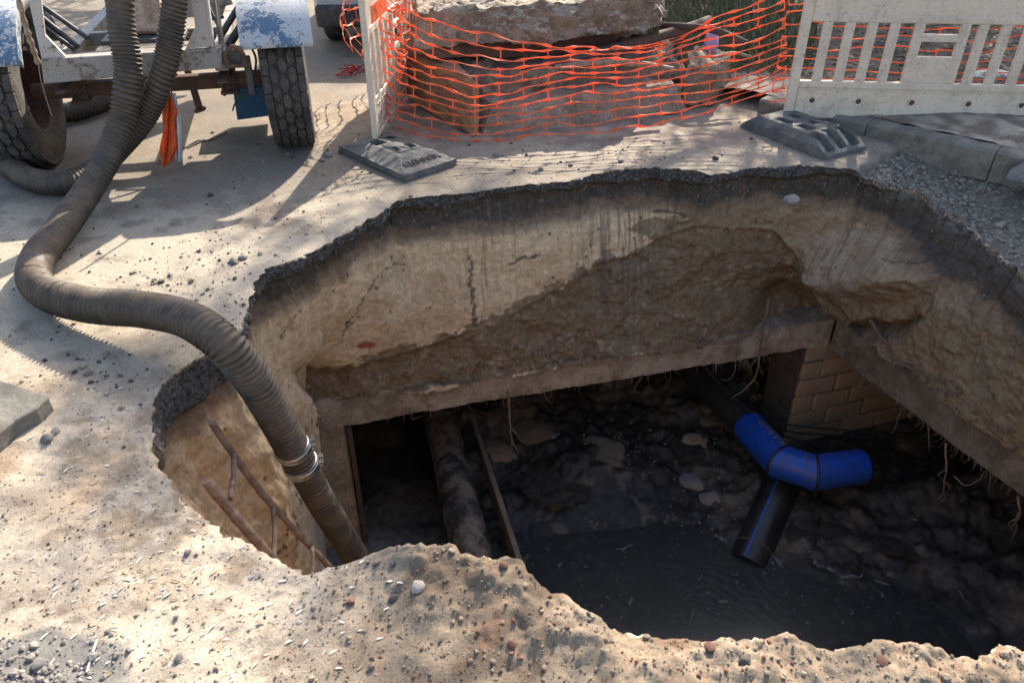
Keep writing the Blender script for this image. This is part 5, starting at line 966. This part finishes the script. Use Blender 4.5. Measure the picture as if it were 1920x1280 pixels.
foam([(1785,1100),(1800,1125),(1815,1142)], .012, 10, 'slanting foam fleck in the right mud')

# ------------------------------------------------------------------ loose stones, scales, twigs on the ground
def placeable(x, y, margin=0.03): return float(rim_at(x, y)[0]) > margin
st_data = {k: [rock_data('pebble', 50 + i, M[k], 2, .75) for i in range(4)] for k in ('stone', 'stone2', 'stone3', 'stone4')}
ST = [(1027,1108,'x'),]
named = [(787,1127,.026,'stone4','pale rounded pebble on the near soil ridge'),(945,1098,.020,'stone2','dark red stone near the crest of the near ridge'),(905,1090,.010,'stone4','small whitish pebble left of the dark red stone'),(330,935,.020,'stone','grey flat stone half-way along the left rim'),(615,290,.040,'stone','brown lump left of the lettered foot plate'),(640,285,.03,'stone3','dark lump by the lettered foot plate corner'),
 (930,290,.035,'stone','brown clod below the net in front of the rubble'),(1014,316,.025,'stone','tan clod on the lit strip at the far rim'),(1165,299,.03,'stone','brown clod on the far rim below the net'),(1070,308,.02,'stone3','dark clod on the far rim'),(1342,296,.03,'stone3','black crumb in the sunlit strip left of the right foot plate'),
 (1490,342,.06,'stone','grey stone stuck in the dark road base under the far rim'),(438,490,.03,'stone','tan pebble on the asphalt left of the pit'),(318,513,.02,'stone','small tan pebble inside the hose bend'),(455,483,.03,'stone','flat tan pebble near the left asphalt edge'),(90,823,.03,'stone','round grey pebble beside the loose kerb stone'),(105,812,.02,'stone','small grey pebble beside the loose kerb stone'),
 (165,698,.022,'stone','grey pebble below the hose shadow'),(70,1240,.024,'stone','large grey stone in the gravel patch'),(1325,1240,.022,'stone2','red-brown stone on the right near ridge'),(1535,1232,.011,'stone4','white pebble on the right near ridge'),(1650,1252,.020,'stone2','brown clod on the right near ridge'),(1195,1190,.014,'stone4','grey-white pebble at the near rim'),(1390,1262,.02,'stone3','dark pebble at the bottom right'),(740,1140,.018,'stone3','dark pebble left of the pale rounded pebble'),(960,1230,.018,'stone2','brick-red crumb below the cigarette end'),(335,1235,.018,'stone','grey stone near the bottom left'),(350,1030,.016,'stone','grey pebble near the left rim')]
for x, y, s, k, lb in named:
    p = G(x, y, 0.01); o = link('pebble', random.choice(st_data[k]), None); o.location = (p[0], p[1], (gh(p[0], p[1]) if placeable(p[0], p[1]) else -0.13) + s * .25); o.scale = (s, s * random.uniform(.7, 1), s * .8); o.rotation_euler = (random.uniform(-.3, .3), random.uniform(-.3, .3), random.uniform(0, 6)); tag(o, lb, 'pebble', 'loose stones around the pit')
# uncountable crumbs and gravel, joined
rock1 = {k: [np.array([v.co[:] for v in rd.vertices]) for rd in [rock_data('crumb', 80 + i, M['stone'], 1, .7) for i in range(6)]] for k in ('a',)}
rf = np.array([list(p.vertices) for p in rock_data('crumb', 80, M['stone'], 1, .7).polygons])
def scatter(name, pts, sizes, m, label, cat='crumbs'):
    x = np.array([p[0] for p in pts]); y = np.array([p[1] for p in pts]); dd_, *_r, zz_ = ground_fields(x, y); ok = dd_ > 0.012; x, y, zz_ = x[ok], y[ok], zz_[ok]; sizes = np.array(sizes)[ok]; n = len(x); nv = len(rock1['a'][0]); vs_ = np.zeros((n, nv, 3))
    for i in range(n):
        a_ = RNG.uniform(0, 6.28); R3 = np.array(Euler((RNG.uniform(-.5, .5), RNG.uniform(-.5, .5), a_)).to_matrix()); vs_[i] = (rock1['a'][i % 6] @ R3.T) * sizes[i] + np.array([x[i], y[i], zz_[i] + sizes[i] * .3])
    fs_ = (rf[None] + (np.arange(n) * nv)[:, None, None]).reshape(-1, 3); return tag(np_mesh(name, vs_, fs_, m, smooth=False), label, cat, None, 'stuff')
def px_pts(n, x0, x1, y0, y1, f=None):
    out = []
    while len(out) < n:
        x, y = RNG.uniform(x0, x1), RNG.uniform(y0, y1); p = G(x, y, 0)
        if f is None or RNG.random() < f(x, y): out.append((p[0], p[1]))
    return out
scatter('soil_crumbs', px_pts(2600, -40, 1960, 860, 1300), RNG.gamma(1.6, .0011, 2600) + .001, M['stone3'], 'countless dark crumbs over the near soil')
scatter('soil_crumbs', px_pts(1800, -40, 1960, 860, 1300), RNG.gamma(1.6, .0013, 1800) + .001, M['rock_sand'], 'countless sandy crumbs over the near soil')
scatter('mound_clods', px_pts(1300, 540, 1940, 1030, 1300), RNG.gamma(1.1, .0021, 1300) + .0012, M['moundsoil'], 'loose earth clods over the near ridge')
scatter('brick_crumbs', px_pts(260, 640, 1500, 1040, 1300), RNG.gamma(1.6, .0018, 260) + .0012, M['stone2'], 'scattered red brick crumbs on the near ridge')
cl_c = [(300, 520), (420, 560), (330, 600), (620, 320), (560, 400), (700, 330), (1000, 300), (1150, 300), (420, 480), (380, 545), (200, 700)]
def crumbf(x, y): return 0.15 + max(math.exp(-((x - a) / 70) ** 2 - ((y - b) / 28) ** 2) for a, b in cl_c)
scatter('asphalt_crumbs', px_pts(2000, -20, 1700, 230, 860, crumbf), RNG.gamma(0.9, .0032, 2000) + .0016, M['stone3'], 'black asphalt crumbs scattered on the dusty road')
scatter('sand_crumbs', px_pts(900, -20, 1700, 230, 860, crumbf), RNG.gamma(0.9, .004, 900) + .002, M['rock_sand'], 'sandy crumbs scattered on the dusty road')
def wall_bits(name, n, smin, smax, m, label, zlo, zhi, seed):
    rs_ = np.random.default_rng(seed); c_ = WALLPTS[(WALLPTS[:, 2] > zlo) & (WALLPTS[:, 2] < zhi)]; idx = rs_.integers(0, len(c_), n); nv = len(rock1['a'][0]); vs_ = np.zeros((n, nv, 3))
    for i in range(n): vs_[i] = (rock1['a'][i % 6] @ np.array(Euler(rs_.uniform(0, 6, 3)).to_matrix()).T) * (smin + (smax - smin) * rs_.random() ** 3) + c_[idx[i]]
    tag(np_mesh(name, vs_, (rf[None] + (np.arange(n) * nv)[:, None, None]).reshape(-1, 3), m, smooth=False), label, 'stones', None, 'stuff')
wall_bits('wall_stones', 1100, .003, .022, M['stone3'], 'black asphalt and stone bits stuck in the dark road base under the rim', -0.22, -0.06, 1)
wall_bits('wall_stones', 500, .003, .016, M['stone5'], 'small grey stones stuck in the road base under the rim', -0.30, -0.08, 2)
wall_bits('earth_bits', 420, .003, .018, M['rock_brown'], 'small earth crumbs clinging to the pit wall', -1.4, -0.3, 3)
wall_bits('earth_bits', 500, .008, .045, M['rock_brown'], 'earth clods clinging to the soil above the beams', -1.5, -1.22, 4)
gp = []
while len(gp) < 5200:
    x, y = RNG.uniform(2.0, 4.4), RNG.uniform(3.4, 6.0); f_ = ground_fields(np.array([x]), np.array([y]))
    if f_[7][0] > 0.35 and RNG.random() < f_[7][0]: gp.append((x, y))
scatter('gravel', gp, RNG.gamma(1.8, .005, 5200) + .003, M['gravst'], 'grey road gravel slope between the kerb and the pit', 'gravel')
gp = [(-1.40 + 0.13 * RNG.normal(), 1.25 + .07 * RNG.normal()) for _ in range(700)]; scatter('gravel', gp, RNG.gamma(2.0, .0022, 700) + .002, M['stone'], 'patch of grey gravel at the bottom left', 'gravel')
gp = px_pts(500, 1420, 1880, 222, 300); 
sc_me = []
for k in range(4):
    m_ = MB(); n = 7; v = []
    for i in range(n):
        t = i / (n - 1); w_ = 0.13 * math.sin(math.pi * (0.04 + 0.92 * t)) ** .8
        for q in (-1, 0, 1): v.append((t - .5, q * w_ + 0.07 * math.sin(t * 2.5 + k), 0.035 * math.sin(math.pi * t) + 0.06 * abs(q)))
    m_.add(v, [(i*3 + j, i*3 + j + 1, i*3 + 4 + j, i*3 + 3 + j) for i in range(n - 1) for j in (0, 1)]); o = m_.build('bud_scale', M['scale2' if k == 3 else 'scale'], smooth=80); sc_me.append(o.data); bpy.data.objects.remove(o)
nsc = 0; tries = 0
while nsc < 235 and tries < 5000:
    tries += 1; x, y = random.uniform(-10, 760), random.uniform(690, 1285)
    if random.random() > (0.25 + 0.75 * math.exp(-((x - 330) / 230) ** 2 - ((y - 1110) / 150) ** 2)): continue
    p = G(x, y, 0.01)
    if not placeable(p[0], p[1], .01): continue
    tan = random.random() < .28; o = bpy.data.objects.new('bud_scale', sc_me[3] if tan else random.choice(sc_me[:3])); COL.objects.link(o); s = random.uniform(.014, .031); o.scale = (s, s * random.uniform(.7, 1.2), s)
    o.location = (p[0], p[1], gh(p[0], p[1]) + .002); o.rotation_euler = (random.uniform(-.35, .35), random.uniform(-.3, .3), random.uniform(-.2, 1.6)); nsc += 1
    if tan: tag(o, 'small tan bud scale lying on the pale soil left of the pit', 'bud scale', 'tan bud scales on the near soil')
    else: tag(o, 'small white bud scale lying on the pale soil left of the pit', 'bud scale', 'white bud scales on the near soil')
for x, y, s, lb in ((1712, 378, .03, 'pale scrap of paper on the earth wall below the gravel'),):
    pass
cg = empty('cigarette_end', tuple(G(1012, 1172, .02)), 0, 'cigarette end with orange filter lying on the near soil ridge', 'cigarette'); pz_ = gh(cg.location.x, cg.location.y); Lc = Vector(cg.location); Lc.z = pz_; cg.location = Lc
c0, c1, c2 = [Vector(G(*q)) - Lc for q in ((1007, 1154, .035), (1011, 1172, .03), (1018, 1192, .02))]
MB().tube([c0, c1], .0045, 12).build('filter', M['filt'], cg, smooth=50); MB().tube([c1, c2], [.0043, .0038], 12).build('paper_tube', M['paper'], cg, smooth=50)
for pp, lb in (([(343, 278), (370, 264), (395, 262), (425, 248)], 'thin dark twig on the road right of the orange cloth'), ([(352, 276), (375, 266), (385, 263)], 'short dark twig touching the longer twig'), ([(160, 1255), (172, 1220), (180, 1195)], 'pale straw at the bottom left by the gravel patch')):
    P_ = [G(x, y, .012) for x, y in pp]; P_ = [(p[0], p[1], gh(p[0], p[1]) + .008) for p in P_]; tag(MB().tube(catmull(P_, 6), .006 if 'dark' in lb else .003, 5).build('twig', M['bark' if 'dark' in lb else 'scale'], smooth=60), lb, 'twig')

# ------------------------------------------------------------------ parked car beyond the barrier
cr = empty('parked_car', (-1.30, 10.75, 0), R_(2), 'silver car parked behind the left barrier, mostly above the picture', 'car')
prof = [(-2.12, .32), (-2.15, .55), (-2.10, .88), (-1.75, .95), (-1.05, 1.42), (0.45, 1.44), (1.15, .98), (1.95, .84), (2.12, .62), (2.10, .30)]
m_ = MB(); xs_ = [(-0.86, .93), (-0.80, 1.0), (0.80, 1.0), (0.86, .93)]; v = []
for x_, k in xs_:
    for y_, z_ in prof: v.append((x_ * (0.80 + 0.2 * (1 if z_ < 1 else 0.55)), y_ * (k if abs(x_) > .82 else 1) * 1.0, z_ * (k if z_ > 1 else 1)))
n = len(prof); m_.add(v, [(i*n + j, i*n + (j+1) % n, (i+1)*n + (j+1) % n, (i+1)*n + j) for i in range(3) for j in range(n)] + [tuple(range(n))[::-1], tuple(3*n + j for j in range(n))]); m_.build('body', M['carpaint'], cr, bevel=0.04, seg=3)
MB().box((0, -2.13, .40), (1.66, .12, .22)).build('bumper', M['dark'], cr, bevel=.04, seg=3)
MB().prism([(-.62, -1.74, .99), (.62, -1.74, .99), (.55, -1.12, 1.41), (-.55, -1.12, 1.41)], (0, -.02, .015)).build('rear_window', M['glass'], cr)
for x_ in (-.62, .62): MB().box((x_, -2.13, .74), (.26, .05, .14)).build('tail_light', M['redlens'], cr, bevel=.015)
for x_ in (-.78, .78):
    for y_ in (-1.32, 1.3):
        wh = bpy.data.objects.new('wheel', None); COL.objects.link(wh); wh.parent = cr; wh.location = (x_, y_, .31); fm = frame((0, 0, 0), (1 if x_ > 0 else -1, 0, 0))
        m_ = MB(); m_.lathe([(.20, -.09), (.28, -.10), (.31, -.07), (.31, .07), (.28, .10), (.20, .09)], fm, 32, True); m_.build('tyre', M['tyre'], wh, smooth=40); m_ = MB(); m_.lathe([(.205, .07), (.17, .085), (.06, .06), (.0005, .07)], fm, 20); m_.build('rim', M['grey_metal'], wh, smooth=40)

# ------------------------------------------------------------------ grass and leaf litter beyond the rubble
def blades(name, n, fn, hmin, hmax, m, label, cat, flat=False, seed=1):
    rs = np.random.default_rng(seed); v = []; f = []
    for i in range(n):
        x, y, z = fn(rs); h = rs.uniform(hmin, hmax); a_ = rs.uniform(0, 6.28); w_ = h * (0.05 if not flat else 0.35); lx, ly = math.cos(a_), math.sin(a_); b = len(v)
        if flat:
            tl_ = rs.uniform(-.25, .25); v += [(x - lx*h, y - ly*h, z), (x + ly*w_, y - lx*w_, z + h*(.2 + tl_)), (x + lx*h, y + ly*h, z + h*abs(tl_)), (x - ly*w_, y + lx*w_, z + h*.15)]; f.append((b, b+1, b+2, b+3))
        else:
            le = rs.uniform(.1, .7) * h; v += [(x - ly*w_, y + lx*w_, z), (x + ly*w_, y - lx*w_, z), (x + lx*le*.4 + ly*w_*.6, y + ly*le*.4 - lx*w_*.6, z + h*.6), (x + lx*le, y + ly*le, z + h)]; f.append((b, b+1, b+2, b+3))
    return tag(np_mesh(name, v, np.array(f), m, smooth=False), label, cat, None, 'stuff')
def pvz(x, y): 
    t = (np.array([x, y]) - kerbA) @ kn; return 0.13 if t > 0.1 else 0.0
def f1(rs):
    while True:
        x, y = rs.uniform(1.0, 3.6), rs.uniform(7.3, 12.5)
        if y > 7.0 + 0.2 * abs(x - 2.2) and x < 0.375 * y: return x, y, pvz(x, y)
def f2(rs):
    while True:
        x, y = rs.uniform(1.6, 7.0), rs.uniform(6.6, 11.5)
        if (np.array([x, y]) - kerbA) @ kn > .75: return x, y, .14 + rs.uniform(0, .03)
blades('grass', 5200, f1, .06, .26, M['grass'], 'dry green grass and weeds beyond the rubble', 'grass', seed=3)
blades('leaf_litter', 11000, f2, .015, .05, M['litter'], 'brown leaf litter covering the ground behind the right barrier', 'leaf litter', True, 4)
def f3(rs):
    while True:
        x, y = rs.uniform(2.2, 4.5), rs.uniform(5.2, 6.8); t = (np.array([x, y]) - kerbA) @ kn
        if .2 < t < .8: return x, y, .125
blades('leaf_litter', 260, f3, .008, .02, M['litter'], 'small brown leaf scraps on the sandy pavement strip', 'leaf litter', True, 5)

# ------------------------------------------------------------------ shade trees beyond the picture
def tree(x, y, H, seed, crown_r, nleaf, label, cz=0.62, lean=(0, 0)):
    rs = random.Random(seed); root_ = empty('shade_tree', (x, y, 0), 0, label, 'tree', 'shade trees beyond the pit'); tk = MB(); tips = []
    def grow(p, d, L, r, lvl):
        pts = [p]; q = p.copy(); dd_ = d.copy(); n = 5
        for i in range(n):
            dd_ = (dd_ + Vector((rs.gauss(0, .12), rs.gauss(0, .12), rs.gauss(.02, .06)))).normalized(); q = q + dd_ * (L / n); pts.append(q.copy())
        tk.tube(pts, [r * (1 - .45 * i / n) for i in range(n + 1)], 9 if lvl == 0 else 6 if lvl < 3 else 3, cap=lvl == 0)
        if lvl >= 4: tips.append(pts); return
        k = {0: 6, 1: 5, 2: 5, 3: 4}[lvl]
        for i in range(k):
            t = rs.uniform(.55 if lvl == 0 else .35, 1); b = pts[0].lerp(pts[-1], t); j_ = min(n, int(t * n)); b = pts[j_].copy(); a_ = rs.uniform(0, 6.28); o_ = dd_.orthogonal().normalized(); o_ = Matrix.Rotation(a_, 3, dd_) @ o_
            grow(b, (dd_ * rs.uniform(.35, .8) + o_ * rs.uniform(.6, 1) + Vector((0, 0, .15))).normalized(), L * rs.uniform(.5, .68), r * .52, lvl + 1)
    grow(Vector((0, 0, 0)), Vector((lean[0], lean[1], 1)).normalized(), H * .55, H * .017, 0)
    tk.build('trunk', M['bark'], root_, smooth=50); rn = np.random.default_rng(seed); v = np.zeros((nleaf, 4, 3))
    ta = [p for t_ in tips for p in t_[1:]]
    for i in range(nleaf):
        c_ = ta[int(rn.integers(len(ta)))] + Vector(rn.normal(0, .12, 3)); s = rn.uniform(.035, .075); R3 = Euler(rn.uniform(0, 6.28, 3)).to_matrix()
        for k, (a_, b_) in enumerate(((-1, 0), (0, -.5), (1, 0), (0, .5))): v[i, k] = c_ + R3 @ Vector((a_ * s, b_ * s, .1 * s * k))
    np_mesh('crown', v, np.arange(nleaf * 4).reshape(-1, 4), M['leaf'], root_, smooth=False)
tree(6.6, 13.2, 8.5, 11, 3, 9000, 'tall leafy tree beyond the picture to the right')
tree(4.9, 13.8, 12.0, 51, 3, 24000, 'tallest thinly leaved tree beyond the right barrier')
tree(4.4, 17.2, 10.0, 23, 3, 5500, 'taller thinly leaved tree beyond the rubble')
tree(-4.0, 14.5, 8.0, 37, 3, 8000, 'thinly leaved tree beyond the trailer')
